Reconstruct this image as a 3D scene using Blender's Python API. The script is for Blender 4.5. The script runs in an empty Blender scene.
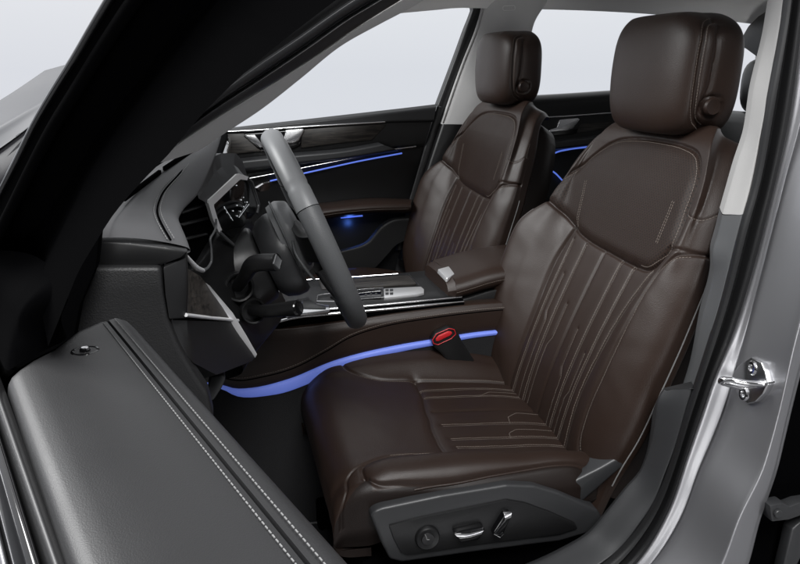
import bpy, bmesh, math, random
import numpy as np
from mathutils import Vector, Matrix, kdtree
random.seed(4); np.random.seed(4)
R = math.radians
S = bpy.context.scene
COL = S.collection

# ------------------------------------------------------------------ camera
YAW, PIT, F = R(13.5), R(15.6), 760.0
CAM = np.array([0.0, 1.68, 1.05])
FW = np.array([-math.sin(YAW)*math.cos(PIT), -math.cos(YAW)*math.cos(PIT), -math.sin(PIT)])
RT = np.cross(FW, [0, 0, 1]); RT /= np.linalg.norm(RT)
UP = np.cross(RT, FW)
cd = bpy.data.cameras.new('camera'); cam = bpy.data.objects.new('camera', cd); COL.objects.link(cam)
cd.sensor_width = 36; cd.lens = F/800*36; cd.clip_start = 0.02; cd.clip_end = 500
m = Matrix.Identity(4)
for i in range(3):
    m[i][0], m[i][1], m[i][2], m[i][3] = RT[i], UP[i], -FW[i], CAM[i]
cam.matrix_world = m
S.camera = cam

def ray(a, b): return FW + RT*(a-400)/F - UP*(b-282)/F
def P(a, b, y):                      # survey point: where the sight line meets the lengthwise plane at lateral position y
    d = ray(a, b); return CAM + d*(y-CAM[1])/d[1]
def PZ(a, b, z):
    d = ray(a, b); return CAM + d*(z-CAM[2])/d[2]
def PX(a, b, x):
    d = ray(a, b); return CAM + d*(x-CAM[0])/d[0]
def PN(a, b, o, n):
    d = ray(a, b); return CAM + d*(((np.array(o)-CAM)@n)/(d@n))
def PL(lst, y): return [P(q[0], q[1], q[2] if len(q) > 2 else y) for q in lst]
def A3(*v): return np.array(v, float)
def unit(v): v = np.asarray(v, float); return v/(np.linalg.norm(v)+1e-12)

# ------------------------------------------------------------------ materials
def mat(name, col, rough=.5, metal=0, spec=.5, coat=0, bump=None, emit=None, sheen=0):
    M = bpy.data.materials.new(name); M.use_nodes = True
    nt = M.node_tree; b = nt.nodes['Principled BSDF']
    b.inputs['Base Color'].default_value = (*col, 1); b.inputs['Roughness'].default_value = rough
    b.inputs['Metallic'].default_value = metal; b.inputs['Specular IOR Level'].default_value = spec
    if coat: b.inputs['Coat Weight'].default_value = coat; b.inputs['Coat Roughness'].default_value = .04
    if sheen: b.inputs['Sheen Weight'].default_value = sheen
    if emit: b.inputs['Emission Color'].default_value = (*emit[0], 1); b.inputs['Emission Strength'].default_value = emit[1]
    if bump:
        kind, scale, strength, dist = bump
        tc = nt.nodes.new('ShaderNodeTexCoord')
        if kind == 'grain':
            t = nt.nodes.new('ShaderNodeTexVoronoi'); t.inputs['Scale'].default_value = scale; t.feature = 'SMOOTH_F1'; o = t.outputs['Distance']
        else:
            t = nt.nodes.new('ShaderNodeTexNoise'); t.inputs['Scale'].default_value = scale; t.inputs['Detail'].default_value = 4; o = t.outputs['Fac']
        nt.links.new(tc.outputs['Object'], t.inputs['Vector'])
        bp = nt.nodes.new('ShaderNodeBump'); bp.inputs['Strength'].default_value = strength; bp.inputs['Distance'].default_value = dist
        nt.links.new(o, bp.inputs['Height']); nt.links.new(bp.outputs['Normal'], b.inputs['Normal'])
        # slight roughness break-up
        n = nt.nodes.new('ShaderNodeTexNoise'); n.inputs['Scale'].default_value = 14; n.inputs['Detail'].default_value = 5
        nt.links.new(tc.outputs['Object'], n.inputs['Vector'])
        mr = nt.nodes.new('ShaderNodeMapRange'); mr.inputs['To Min'].default_value = rough*.86; mr.inputs['To Max'].default_value = min(1, rough*1.14)
        nt.links.new(n.outputs['Fac'], mr.inputs['Value']); nt.links.new(mr.outputs['Result'], b.inputs['Roughness'])
    return M
def perforate(M, pitch, rad, dark):
    nt = M.node_tree; b = nt.nodes['Principled BSDF']; c = tuple(b.inputs['Base Color'].default_value)
    uv = nt.nodes.new('ShaderNodeUVMap'); sx = nt.nodes.new('ShaderNodeSeparateXYZ'); nt.links.new(uv.outputs['UV'], sx.inputs[0])
    def math_(op, a, v=None, c_=None):
        n = nt.nodes.new('ShaderNodeMath'); n.operation = op
        for i, q in enumerate((a, v, c_)):
            if q is None: continue
            if isinstance(q, (int, float)): n.inputs[i].default_value = q
            else: nt.links.new(q, n.inputs[i])
        return n.outputs[0]
    p = math_('ADD', sx.outputs[0], sx.outputs[1]); q = math_('SUBTRACT', sx.outputs[0], sx.outputs[1])
    d = []
    for v in (p, q):
        f = math_('FRACT', math_('DIVIDE', v, pitch*1.414)); d.append(math_('SUBTRACT', f, .5))
    r2 = math_('ADD', math_('MULTIPLY', d[0], d[0]), math_('MULTIPLY', d[1], d[1]))
    k = math_('LESS_THAN', r2, (rad/(pitch*1.414)*1.414)**2)
    mx = nt.nodes.new('ShaderNodeMix'); mx.data_type = 'RGBA'
    nt.links.new(k, mx.inputs['Factor']); mx.inputs[6].default_value = c; mx.inputs[7].default_value = (c[0]*dark, c[1]*dark, c[2]*dark, 1)
    nt.links.new(mx.outputs[2], b.inputs['Base Color'])
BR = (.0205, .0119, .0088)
M = dict(
 leather=mat('brown_leather', BR, .43, spec=.33, bump=('grain', 800, .32, .0007)),
 leather_perf=mat('perforated_brown_leather', (.0195, .0112, .0083), .50, spec=.22, bump=('grain', 700, .4, .0009)),
 leather_shade=mat('shade_brown_leather', (.0100, .0062, .0050), .5, spec=.28, bump=('grain', 800, .3, .0007)),  # brown leather darkened: shade below the bolster put into the colour
 bright_trim=mat('bright_satin_trim', (.80, .80, .81), .28, metal=.35),
 thread=mat('beige_thread', (.15, .128, .112), .85, spec=.15),
 thread_lt=mat('grey_thread', (.20, .20, .20), .9, spec=.2),
 dash=mat('grey_soft_trim', (.064, .064, .067), .47, spec=.45, bump=('grain', 1500, .16, .0004)),
 dash_dk=mat('charcoal_grained_trim', (.010, .010, .0105), .50, spec=.4, bump=('grain', 600, .35, .0008)),
 plastic=mat('black_plastic', (.007, .007, .0074), .40, spec=.45, bump=('grain', 1400, .12, .0004)),
 plastic_gr=mat('dark_grey_plastic', (.024, .0245, .026), .42, spec=.5, bump=('grain', 1300, .16, .0004)),
 plastic_mid=mat('mid_grey_plastic', (.075, .077, .080), .45, spec=.4, bump=('grain', 1300, .12, .0004)),
 matte=mat('matte_black', (.0012, .0012, .0014), .9, spec=.01),
 rubber=mat('black_rubber', (.009, .009, .0095), .40, spec=.45),
 gloss=mat('gloss_black', (.004, .004, .0045), .07, spec=.5),
 wheel=mat('grey_wheel_leather', (.135, .138, .142), .42, spec=.45, bump=('grain', 1000, .15, .0005)),
 door_trim=mat('grey_door_trim', (.014, .014, .0148), .44, spec=.45, bump=('grain', 1500, .16, .0004)),
 screen_sheen=mat('painted_sky_sheen', (.075, .077, .083), .5, spec=.12),  # flat pale colour standing in for sky reflected in the windscreen
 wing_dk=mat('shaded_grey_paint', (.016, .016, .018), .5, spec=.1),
 wheel_grip=mat('dark_grey_wheel_leather', (.070, .072, .075), .5, spec=.4, bump=('grain', 700, .3, .0007)),
 chrome=mat('satin_aluminium', (.72, .72, .73), .22, metal=1),
 bright=mat('bright_chrome', (.85, .85, .86), .10, metal=1),
 silverp=mat('silver_plastic_panel', (.62, .62, .63), .35, metal=.55),
 paint=mat('silver_grey_paint', (.33, .33, .345), .38, metal=.82, coat=.3),
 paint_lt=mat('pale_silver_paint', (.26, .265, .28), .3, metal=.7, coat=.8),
 fabric=mat('pale_grey_fabric', (.38, .375, .37), .95, spec=.1, bump=('noise', 1200, .35, .0008)),
 fabric_a=mat('grey_woven_fabric', (.58, .575, .57), .95, spec=.1, bump=('noise', 1000, .5, .0010)),
 liner=mat('grey_headliner', (.88, .87, .86), .95, spec=.1, bump=('noise', 900, .3, .0008)),
 carpet=mat('black_carpet', (.020, .020, .021), .95, spec=.1, bump=('noise', 800, .8, .002)),
 red=mat('red_button', (.50, .015, .02), .45),
 led=mat('blue_light_strip', (.15, .21, .62), .5, emit=((.095, .140, .48), .52)),
 led2=mat('blue_light_line', (.10, .14, .5), .5, emit=((.09, .16, .62), .95)),
 icon=mat('white_display_glow', (.4, .4, .42), .5, emit=((.8, .85, .9), .45)),
 ground=mat('grey_studio_floor', (.22, .22, .225), .6, bump=('noise', 30, .05, .002)),
)
perforate(M['leather_perf'], .0060, .0015, .30)
def wood():
    X = mat('dark_oak_veneer', (.05, .045, .042), .42, spec=.4); nt = X.node_tree; b = nt.nodes['Principled BSDF']
    tc = nt.nodes.new('ShaderNodeTexCoord'); mp = nt.nodes.new('ShaderNodeMapping'); mp.inputs['Scale'].default_value = (9, 60, 90)
    n = nt.nodes.new('ShaderNodeTexNoise'); n.inputs['Scale'].default_value = 1.6; n.inputs['Detail'].default_value = 7; n.inputs['Distortion'].default_value = 1.2
    r = nt.nodes.new('ShaderNodeValToRGB'); r.color_ramp.elements[0].position = .36; r.color_ramp.elements[0].color = (.009, .008, .0075, 1)
    r.color_ramp.elements[1].position = .68; r.color_ramp.elements[1].color = (.045, .039, .034, 1)
    nt.links.new(tc.outputs['Object'], mp.inputs[0]); nt.links.new(mp.outputs[0], n.inputs['Vector']); nt.links.new(n.outputs['Fac'], r.inputs[0]); nt.links.new(r.outputs[0], b.inputs['Base Color'])
    return X
M['wood'] = wood()
def glass():
    X = bpy.data.materials.new('clear_glass'); X.use_nodes = True; nt = X.node_tree; nt.nodes.clear()
    o = nt.nodes.new('ShaderNodeOutputMaterial'); t = nt.nodes.new('ShaderNodeBsdfTransparent'); g = nt.nodes.new('ShaderNodeBsdfGlossy'); mx = nt.nodes.new('ShaderNodeMixShader'); fr = nt.nodes.new('ShaderNodeFresnel')
    t.inputs[0].default_value = (.995, 1, 1, 1); g.inputs['Roughness'].default_value = .01; fr.inputs[0].default_value = 1.25
    k = nt.nodes.new('ShaderNodeMath'); k.operation = 'MULTIPLY'; k.inputs[1].default_value = .08
    nt.links.new(fr.outputs[0], k.inputs[0]); nt.links.new(k.outputs[0], mx.inputs[0]); nt.links.new(t.outputs[0], mx.inputs[1]); nt.links.new(g.outputs[0], mx.inputs[2]); nt.links.new(mx.outputs[0], o.inputs[0])
    return X
M['glass'] = glass()

# ------------------------------------------------------------------ object helpers
ORG = {}
def thing(name, loc, label, cat, group=None):
    o = bpy.data.objects.new(name, None); COL.objects.link(o); o.location = loc
    o.empty_display_size = .05; o['label'] = label; o['category'] = cat
    if group: o['group'] = group
    ORG[o.name] = np.array(loc, float); return o
def mesh(name, V, Fc, ma, parent=None, smooth=True, angle=None, uv=None, label=None):
    V = np.asarray(V, float)
    if parent is not None: V = V - ORG[parent.name]
    me = bpy.data.meshes.new(name); me.from_pydata(V.tolist(), [], [tuple(int(i) for i in f) for f in Fc]); me.update()
    if uv is not None:
        l = me.uv_layers.new(name='UVMap'); vi = np.empty(len(me.loops), 'i'); me.loops.foreach_get('vertex_index', vi)
        l.data.foreach_set('uv', np.asarray(uv, 'f')[vi].ravel())
    me.materials.append(M[ma])
    if smooth:
        me.polygons.foreach_set('use_smooth', [True]*len(me.polygons))
        if angle: me.set_sharp_from_angle(angle=R(angle))
    o = bpy.data.objects.new(name, me); COL.objects.link(o)
    if parent is not None: o.parent = parent; ORG[o.name] = ORG[parent.name]
    else: ORG[o.name] = np.zeros(3)
    if label: o['label'] = label
    return o
class MB:
    def __init__(s): s.V = []; s.F = []
    def add(s, V, Fc):
        k = len(s.V); s.V += [np.asarray(v, float) for v in V]; s.F += [tuple(i+k for i in f) for f in Fc]; return s
    def build(s, name, ma, parent=None, smooth=True, angle=35, **kw): return mesh(name, s.V, s.F, ma, parent, smooth, angle, **kw)
def resample(pts, n, smooth=True):
    p = np.asarray(pts, float); d = np.r_[0, np.cumsum(np.linalg.norm(np.diff(p, axis=0), axis=1))]
    if d[-1] < 1e-9: return np.repeat(p[:1], n, 0)
    x = np.linspace(0, d[-1], n)
    if smooth and len(p) > 2: return crs(d, p, x)
    return np.stack([np.interp(x, d, p[:, i]) for i in range(p.shape[1])], 1)
def crs(xs, ys, x):                       # monotone-ish cubic Hermite through (xs, ys)
    xs = np.asarray(xs, float); ys = np.asarray(ys, float); x = np.asarray(x, float)
    dx = np.diff(xs); dx[dx < 1e-9] = 1e-9
    sl = np.diff(ys, axis=0)/dx.reshape((-1,)+(1,)*(ys.ndim-1))
    t = np.empty_like(ys); t[0] = sl[0]; t[-1] = sl[-1]
    if len(xs) > 2:
        w = (dx[1:]/(dx[1:]+dx[:-1])).reshape((-1,)+(1,)*(ys.ndim-1)); t[1:-1] = sl[:-1]*w + sl[1:]*(1-w)
        # limit overshoot
        a = np.minimum(np.abs(sl[:-1]), np.abs(sl[1:]))*3
        t[1:-1] = np.clip(t[1:-1], -a-1e-9*0, a)
    i = np.clip(np.searchsorted(xs, x, 'right')-1, 0, len(xs)-2)
    sh = (-1,)+(1,)*(ys.ndim-1)
    h = dx[i].reshape(sh); u = ((x-xs[i])/dx[i]).reshape(sh)
    return (2*u**3-3*u**2+1)*ys[i] + (u**3-2*u**2+u)*h*t[i] + (-2*u**3+3*u**2)*ys[i+1] + (u**3-u**2)*h*t[i+1]
def gridfaces(nv, nu, cu=False, cv=False):
    Fc = []
    for j in range(nv if cv else nv-1):
        for i in range(nu if cu else nu-1):
            a, b = j*nu+i, j*nu+(i+1) % nu; c, d = ((j+1) % nv)*nu+(i+1) % nu, ((j+1) % nv)*nu+i
            Fc.append((a, b, c, d))
    return Fc
def loft(curves, n=40, cross=0, smooth=True, straight=False):
    C = np.array([resample(c, n, not straight) for c in curves])          # (k, n, 3)
    if cross:
        k = len(C); C = crs(np.arange(k), C, np.linspace(0, k-1, cross))
    k = len(C)
    return C.reshape(-1, 3), gridfaces(k, n)
def loft_obj(name, curves, ma, parent, n=40, cross=0, closed=False, angle=None, straight=False, **kw):
    if closed: curves = list(curves)+[curves[0]]
    V, Fc = loft(curves, n, cross, straight=straight)
    return mesh(name, V, Fc, ma, parent, True, angle, **kw)
def slab_geo(pts, vec, bevel=.003, seg=2):
    bm = bmesh.new(); vs = [bm.verts.new(tuple(p)) for p in pts]; f = bm.faces.new(vs)
    r = bmesh.ops.extrude_face_region(bm, geom=[f])
    vv = [g for g in r['geom'] if isinstance(g, bmesh.types.BMVert)]
    bmesh.ops.translate(bm, verts=vv, vec=Vector(tuple(vec)))
    bmesh.ops.recalc_face_normals(bm, faces=bm.faces)
    if bevel:
        bmesh.ops.bevel(bm, geom=list(bm.edges), offset=bevel, segments=seg, profile=.5, affect='EDGES', clamp_overlap=True)
    bm.verts.ensure_lookup_table(); bm.verts.index_update()
    V = [np.array(v.co) for v in bm.verts]; Fc = [tuple(v.index for v in f.verts) for f in bm.faces]; bm.free(); return V, Fc
def slab(name, pts, vec, ma, parent, bevel=.003, seg=2, **kw):
    V, Fc = slab_geo(pts, vec, bevel, seg); return mesh(name, V, Fc, ma, parent, True, 40, **kw)
def frame_of(t, ref=(0, 0, 1)):
    t = unit(t); n = np.cross(t, ref)
    if np.linalg.norm(n) < 1e-3: n = np.cross(t, (1, 0, 0))
    n = unit(n); return n, np.cross(n, t)
def tube_geo(pts, rad, ns=12, closed=False, smooth_n=None, cap=True, flat=1.0):
    p = np.asarray(pts, float)
    if smooth_n: p = resample(p, smooth_n)
    n = len(p); rad = np.broadcast_to(np.asarray(rad, float), (len(pts),)) if np.ndim(rad) else np.full(n, float(rad))
    if len(rad) != n: rad = np.interp(np.linspace(0, 1, n), np.linspace(0, 1, len(rad)), rad)
    T = np.gradient(p, axis=0)
    if closed: T = np.roll(p, -1, 0)-np.roll(p, 1, 0)
    a, b = frame_of(T[0]); V = []
    for i in range(n):
        t = unit(T[i]); a = unit(a - t*(a@t)); b = np.cross(t, a)
        for k in range(ns):
            g = 2*math.pi*k/ns; V.append(p[i]+rad[i]*(a*math.cos(g)+b*math.sin(g)*flat))
    Fc = gridfaces(n, ns, True, closed)
    if cap and not closed: Fc += [tuple(range(ns)), tuple(range((n-1)*ns, n*ns))]
    return V, Fc
def tube(name, pts, rad, ma, parent, **kw):
    lab = kw.pop('label', None); V, Fc = tube_geo(pts, rad, **kw); return mesh(name, V, Fc, ma, parent, True, 50, label=lab)
def disc_geo(c, n, r, h, prof=((1, 0), (1, .8), (.9, 1), (0, 1)), ns=32, ref=(0, 0, 1)):
    n = unit(n); a, b = frame_of(n, ref); V = []; Fc = []
    for (q, z) in prof:
        for k in range(ns):
            g = 2*math.pi*k/ns; V.append(np.asarray(c)+n*h*z+(a*math.cos(g)+b*math.sin(g))*r*max(q, 1e-4))
    return V, gridfaces(len(prof), ns, True)
def disc(name, c, n, r, h, ma, parent, **kw):
    V, Fc = disc_geo(c, n, r, h, **kw); return mesh(name, V, Fc, ma, parent, True, 40)
def box_geo(c, ax, size):
    c = np.asarray(c); V = []
    for sx in (-1, 1):
        for sy in (-1, 1):
            for sz in (-1, 1): V.append(c+ax[0]*sx*size[0]/2+ax[1]*sy*size[1]/2+ax[2]*sz*size[2]/2)
    return V, [(0, 1, 3, 2), (4, 6, 7, 5), (0, 4, 5, 1), (2, 3, 7, 6), (0, 2, 6, 4), (1, 5, 7, 3)]
def dashes(mb, pts, nrm, pitch=.0052, ln=.0036, wid=.0009, hgt=.0007):
    p = np.asarray(pts, float); d = np.r_[0, np.cumsum(np.linalg.norm(np.diff(p, axis=0), axis=1))]
    nrm = np.asarray(nrm, float)
    if nrm.ndim == 1: nrm = np.repeat(nrm[None], len(p), 0)
    for s in np.arange(pitch*.5, d[-1], pitch):
        at = lambda q: np.array([np.interp(q, d, p[:, i]) for i in range(3)])
        a, b = at(s-ln/2), at(s+ln/2); n = unit([np.interp(s, d, nrm[:, i]) for i in range(3)]); t = unit(b-a); w = np.cross(n, t)
        V, Fc = box_geo((a+b)/2+n*hgt*.3, (t, w, n), (ln, wid, hgt)); mb.add(V, Fc)

# ------------------------------------------------------------------ seats
def seg_dist(X, Y, poly):
    best = np.full(X.shape, 9.)
    for (a, b) in zip(poly[:-1], poly[1:]):
        ax, ay = a; bx, by = b; dx, dy = bx-ax, by-ay; L = dx*dx+dy*dy+1e-12
        t = np.clip(((X-ax)*dx+(Y-ay)*dy)/L, 0, 1); best = np.minimum(best, np.hypot(X-ax-t*dx, Y-ay-t*dy))
    return best
def inside(X, Y, poly):
    r = np.zeros(X.shape, bool); n = len(poly)
    for i in range(n):
        x0, y0 = poly[i]; x1, y1 = poly[(i+1) % n]
        if abs(y1-y0) < 1e-12: continue
        c = ((y0 > Y) != (y1 > Y)) & (X < (x1-x0)*(Y-y0)/(y1-y0)+x0); r ^= c
    return r
def smooth_poly(poly, n=60, closed=False):
    p = list(poly)+([poly[0]] if closed else []); return [tuple(q) for q in resample(np.array(p, float), n)]
def normals(Pt):
    du = np.gradient(Pt, axis=1); dv = np.gradient(Pt, axis=0); n = np.cross(du, dv); return n/(np.linalg.norm(n, axis=2, keepdims=True)+1e-12)
def split_build(Pt, UV, label_grid, specs, parent):
    nv, nu, _ = Pt.shape; flat = Pt.reshape(-1, 3); uvf = UV.reshape(-1, 2); out = {}
    lab = label_grid[:-1, :-1]
    for key, (name, ma) in specs.items():
        J, I = np.nonzero(lab == key)
        if not len(J): continue
        q = np.stack([J*nu+I, J*nu+I+1, (J+1)*nu+I+1, (J+1)*nu+I], 1)
        u, inv = np.unique(q, return_inverse=True)
        qf = inv.reshape(-1, 4); V_ = flat[u]; q0 = qf[len(qf)//2]; gn = np.cross(V_[q0[1]]-V_[q0[0]], V_[q0[3]]-V_[q0[0]])
        if gn @ NORM.reshape(-1, 3)[u][q0[0]] < 0: qf = qf[:, ::-1]
        o = mesh(name, V_, qf, ma, parent, True, None, uv=uvf[u]); out[key] = o
        # shade with the normals of the undivided surface
        nn = NORM.reshape(-1, 3)[u]; o.data.normals_split_custom_set_from_vertices(nn.tolist())
    return out
NORM = None
class Finder:                      # nearest surface point for a seam coordinate
    def __init__(s, X, Y, Pt, N, mask):
        idx = np.argwhere(mask); s.k = kdtree.KDTree(len(idx)); s.p = Pt[mask]; s.n = N[mask]
        for i, (a, b) in enumerate(zip(X[mask], Y[mask])): s.k.insert((a, b, 0), i)
        s.k.balance()
    def line(s, poly, off=0, step=.002):
        p = np.array(poly, float); L = np.linalg.norm(np.diff(p, axis=0), axis=1).sum(); q = resample(p, max(3, int(L/step)), False)
        t = np.gradient(q, axis=0); t /= np.linalg.norm(t, axis=1, keepdims=True)+1e-9; q = q+np.stack([-t[:, 1], t[:, 0]], 1)*off
        P3 = []; N3 = []
        for a, b in q:
            r = s.k.find_n((a, b, 0), 4); w = np.array([1/(d+1e-5) for _, _, d in r]); w /= w.sum(); ii = [i for _, i, _ in r]
            P3.append((s.p[ii]*w[:, None]).sum(0)); N3.append(unit((s.n[ii]*w[:, None]).sum(0)))
        return np.array(P3), np.array(N3)

SEAT_O = A3(-.635, .37, .342)
def make_seat(root):
    global NORM
    # ---------- backrest
    U = A3(-.322, 0, .947); N0 = A3(.947, 0, .322); O = SEAT_O+N0*.035
    def row(h, wi, ni, si, so, wo, no, nc, bk, hs=0, dn=0):
        s1 = -.020 if no > -.005 else no-.018; i1 = ni*.3-.008 if ni > .008 else ni-.014; bk = max(bk, -s1+.03, -i1+.03)
        k = min(1, max(0, (h-.28)/.25)); p = [(-wi+.06, -bk), (-wi-.004, min(-bk*.55, i1-.012)), (-wi-.016, i1), (-wi+.010, ni), (-(wi+si)/2+.004, ni*.66+nc*.3), (-si, nc+.003), (-si*.55, nc-.003), (0, nc-.005),
             (so*.55, nc-.003), (so, nc+.003), ((so+.046)*(1-k)+(so+wo)/2*k, max(no, nc+.004)), (wo-.020, no-.016+.006*k), (wo+.004, min(s1, no-.042+.014*k)), (wo+.004, min(-bk*.75, s1-.022)), (wo-.05, -bk-.012)]
        e = [1.6, 1.3, 1, .8, .4, .15, .04, 0, .04, .15, .4, .7, 1, 1.3, 1.6]
        return [(w, h-hs*k, n+dn) for (w, n), k in zip(p, e)]
    rows = [row(-.06, .20, .012, .145, .14, .235, .012, .000, .05), row(.00, .215, .020, .145, .138, .240, .016, .010, .05), row(.05, .250, .036, .146, .136, .250, .022, .016, .055), row(.10, .282, .054, .150, .136, .260, .025, .019, .058),
            row(.20, .295, .065, .158, .140, .266, .026, .017, .06), row(.30, .300, .066, .165, .150, .270, .023, .009, .06), row(.37, .292, .060, .172, .164, .270, .018, .002, .06),
            row(.43, .258, .034, .19, .185, .262, .012, .000, .06), row(.50, .240, .017, .20, .20, .250, .007, .000, .06, .002), row(.56, .222, .006, .19, .19, .232, -.001, -.003, .06, .006),
            row(.615, .195, -.008, .17, .17, .205, -.012, -.008, .065, .014), row(.645, .165, -.030, .145, .145, .178, -.032, -.026, .07, .020), row(.655, .14, -.055, .12, .12, .15, -.055, -.052, .08, .024, 0)]
    C = np.array(rows); hv = np.array([-.06, 0, .05, .10, .20, .30, .37, .43, .50, .56, .61, .65, .70])
    NV, NU = 340, 280
    C = crs(hv, C, np.linspace(-.06, .70, NV))                       # NV,15,3
    tt = np.array([0, .05, .11, .17, .24, .32, .41, .5, .59, .68, .75, .81, .88, .94, 1.0])
    G = crs(tt, C.transpose(1, 0, 2), np.linspace(0, 1, NU)).transpose(1, 0, 2)
    W, H, Nn = G[..., 0], G[..., 1], G[..., 2]
    col = np.linspace(0, 1, NU)[None, :]*np.ones((NV, 1)); front = (col > .10) & (col < .90); rowi = np.linspace(-.06, .70, NV)[:, None]*np.ones((1, NU))
    upper = smooth_poly([(-.248, .434), (-.242, .465), (-.212, .515), (-.168, .562), (-.12, .590), (-.06, .602), (.03, .605), (.115, .601), (.168, .586), (.192, .556), (.203, .50), (.208, .428), (.190, .402), (.160, .378), (.125, .375), (.02, .377), (-.09, .384), (-.13, .391), (-.19, .412)], 120, True)
    seamL = smooth_poly([(-.150, .396), (-.160, .34), (-.152, .20), (-.146, .10), (-.144, -.06)])
    seamR = smooth_poly([(.200, .428), (.174, .37), (.152, .30), (.138, .20), (.132, .12), (.138, .05), (.15, -.06)])
    seamO = smooth_poly([(.270, .438), (.238, .425), (.213, .395), (.200, .35), (.192, .28), (.184, .18), (.180, .11), (.186, .05), (.21, .01)])
    shR = [(.208, .428), (.235, .432), (.29, .440)]; shR2 = smooth_poly([(.205, .490), (.235, .487), (.255, .51), (.262, .55)])
    shL = [(-.248, .434), (-.29, .425)]
    fl = [[(w, .374), (w*.98, .30), (w*.93, .12), (w*.92, -.03)] for w in (-.132, -.078, -.004, .066, .114)]
    disp = np.zeros_like(W); f = front.astype(float)
    def groove(poly, dep=.0035, wd=.0035, puff=.004, pw=.016, mask=1):
        d = seg_dist(W, H, poly); disp.__isub__(f*mask*(dep*np.exp(-(d/wd)**2)+puff*np.exp(-(d/pw)**2)))
    up_in = inside(W, H, upper) & front & (Nn > -.05); du = seg_dist(W, H, upper)
    disp += np.where(up_in, .005*(1-np.exp(-(du/.012)**2)), 0)*np.clip((.62-H)/.08, 0, 1)
    groove(upper, .004, .003, .0015, .012)
    groove(seamL, .006, .004, .004, .018); groove(seamR, .0045, .0032, .0018, .010); groove(seamO, .0032, .0028, .0010, .009, (col > .6))
    groove(shR, .0022, .0028, 0, .010); groove(shR2, .0012, .0025, 0, .01); groove(shL, .005, .004, .003, .02)
    for i, l in enumerate(fl): groove(l, .0022 if i != 2 else .0036, .0022, .0012, .009, (H < .392))
    zig = [[(-.105, .30), (-.105, .215), (-.095, .198), (-.095, .02)], [(-.044, .25), (-.044, .175), (-.054, .158), (-.054, .0)], [(.030, .22), (.030, .14), (.041, .122), (.041, .0)], [(.090, .19), (.090, .11), (.081, .096), (.081, .0)]]
    for z in zig: groove(z, .0016, .002, .0008, .006)
    # crumple of soft leather
    disp += f*.00035*np.sin(W*61+np.sin(H*37)*2)*np.sin(H*53+W*20)*np.clip((np.abs(W)-.15)/.05, 0, 1)
    Pt = O + W[..., None]*A3(0, 1, 0) + H[..., None]*U + Nn[..., None]*N0
    nrm = normals(Pt)
    if (nrm[NV//2, NU//2]@N0) < 0: nrm = -nrm
    Pt = Pt+nrm*disp[..., None]; nrm = normals(Pt)
    if (nrm[NV//2, NU//2]@N0) < 0: nrm = -nrm
    NORM = nrm
    lab = np.zeros(W.shape, int)
    sL = np.interp(H, [p[1] for p in seamL[::-1]], [p[0] for p in seamL[::-1]]); sR = np.interp(H, [p[1] for p in seamR[::-1]], [p[0] for p in seamR[::-1]])
    lowb = np.interp(W, [-.29, -.248, -.19, -.13, -.09, .02, .125, .16, .19, .208, .235, .29], [.425, .434, .412, .391, .384, .377, .375, .378, .402, .428, .432, .44])
    below = H < lowb
    lab[below & (W < sL)] = 1; lab[below & (W > sR)] = 2; lab[below & (W >= sL) & (W <= sR)] = 3; lab[up_in] = 4
    lab[(col < .06) | (col > .93)] = 0
    split_build(Pt, np.stack([W, H], 2), lab, {0: ('backrest', 'leather'), 1: ('side_bolster', 'leather'), 2: ('side_bolster', 'leather'), 3: ('center_panel', 'leather'), 4: ('shoulder_panel', 'leather_perf')}, root)
    fd = Finder(W, H, Pt, nrm, front & (rowi < .66))
    st = MB()
    def stitch(poly, offs, **kw):
        for o in offs:
            p, n = fd.line(poly, o); dashes(st, p, n, **kw)
    for i, l in enumerate(fl):
        if i != 2: stitch(l, (-.0035, .0035))
    stitch(seamR[6:], (.0042, -.0042)); stitch(seamO[3:], (.004,)); stitch(upper[6:80], (-.006,)); stitch(shR2, (.0,))
    stitch([(-.160, .497), (-.135, .40)], (-.003, .003)); stitch([(.160, .505), (.160, .425)], (-.003, .003)); stitch(shL, (.004,))
    for z in zig: stitch(z, (0,))
    edge = [(-.277, .40), (-.297, .33), (-.303, .24), (-.300, .15), (-.290, .10), (-.262, .03)]
    st.build('stitching', 'thread', root, smooth=False)
    # piping along the inner bolster crest and outer shell edge
    pk = [Pt[j, int(.165*NU)] for j in range(int(.1*NV), int(.62*NV), 4)]
    tube('piping', pk, .0016, 'leather', root, ns=6)
    pk = [Pt[j, int(.915*NU)]+N0*.001 for j in range(int(.09*NV), int(.62*NV), 5)]
    tube('edge_piping', pk, .0013, 'thread_lt', root, ns=6)
    # seat-back shell (dark) behind the leather
    sh = []
    for n_, wd, hh in ((-.045, .232, .572), (-.085, .238, .60), (-.125, .225, .59), (-.14, .12, .48)):
        c = [O+A3(0, 1, 0)*(wd*cx)+U*hy*1.0+N0*n_ for cx, hy in ((-1, -.02), (-1.03, .2), (-1.0, hh*.75), (-.7, hh*.98), (0, hh+.01), (.7, hh*.98), (1.0, hh*.75), (1.03, .2), (1, -.02))]; sh.append(c)
    loft_obj('back_shell', sh, 'leather_shade', root, n=60)
    # ---------- cushion
    OC = A3(-.635, .37, 0)
    def crow(l, zc, wi, ni, si, so, wo, no, zb):
        return [(l-.016*(l > .2), w, z+.042) for w, z in [(-wi+.03, zb), (-wi-.004, zb+(zc-zb)*.35), (-wi-.012, zc+ni*.35-.02), (-wi+.012, zc+ni), (-(wi+si)/2+.002, zc+ni*.75), (-si, zc+.004), (-si*.55, zc), (0, zc),
                (so*.55, zc), (so, zc+.004), ((so+wo)/2-.006, zc+no), (wo-.014, zc+no*.7), (wo+.006, zc-.022), (wo+.006, zb+(zc-zb)*.4), (wo-.01, zb)]]
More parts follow.
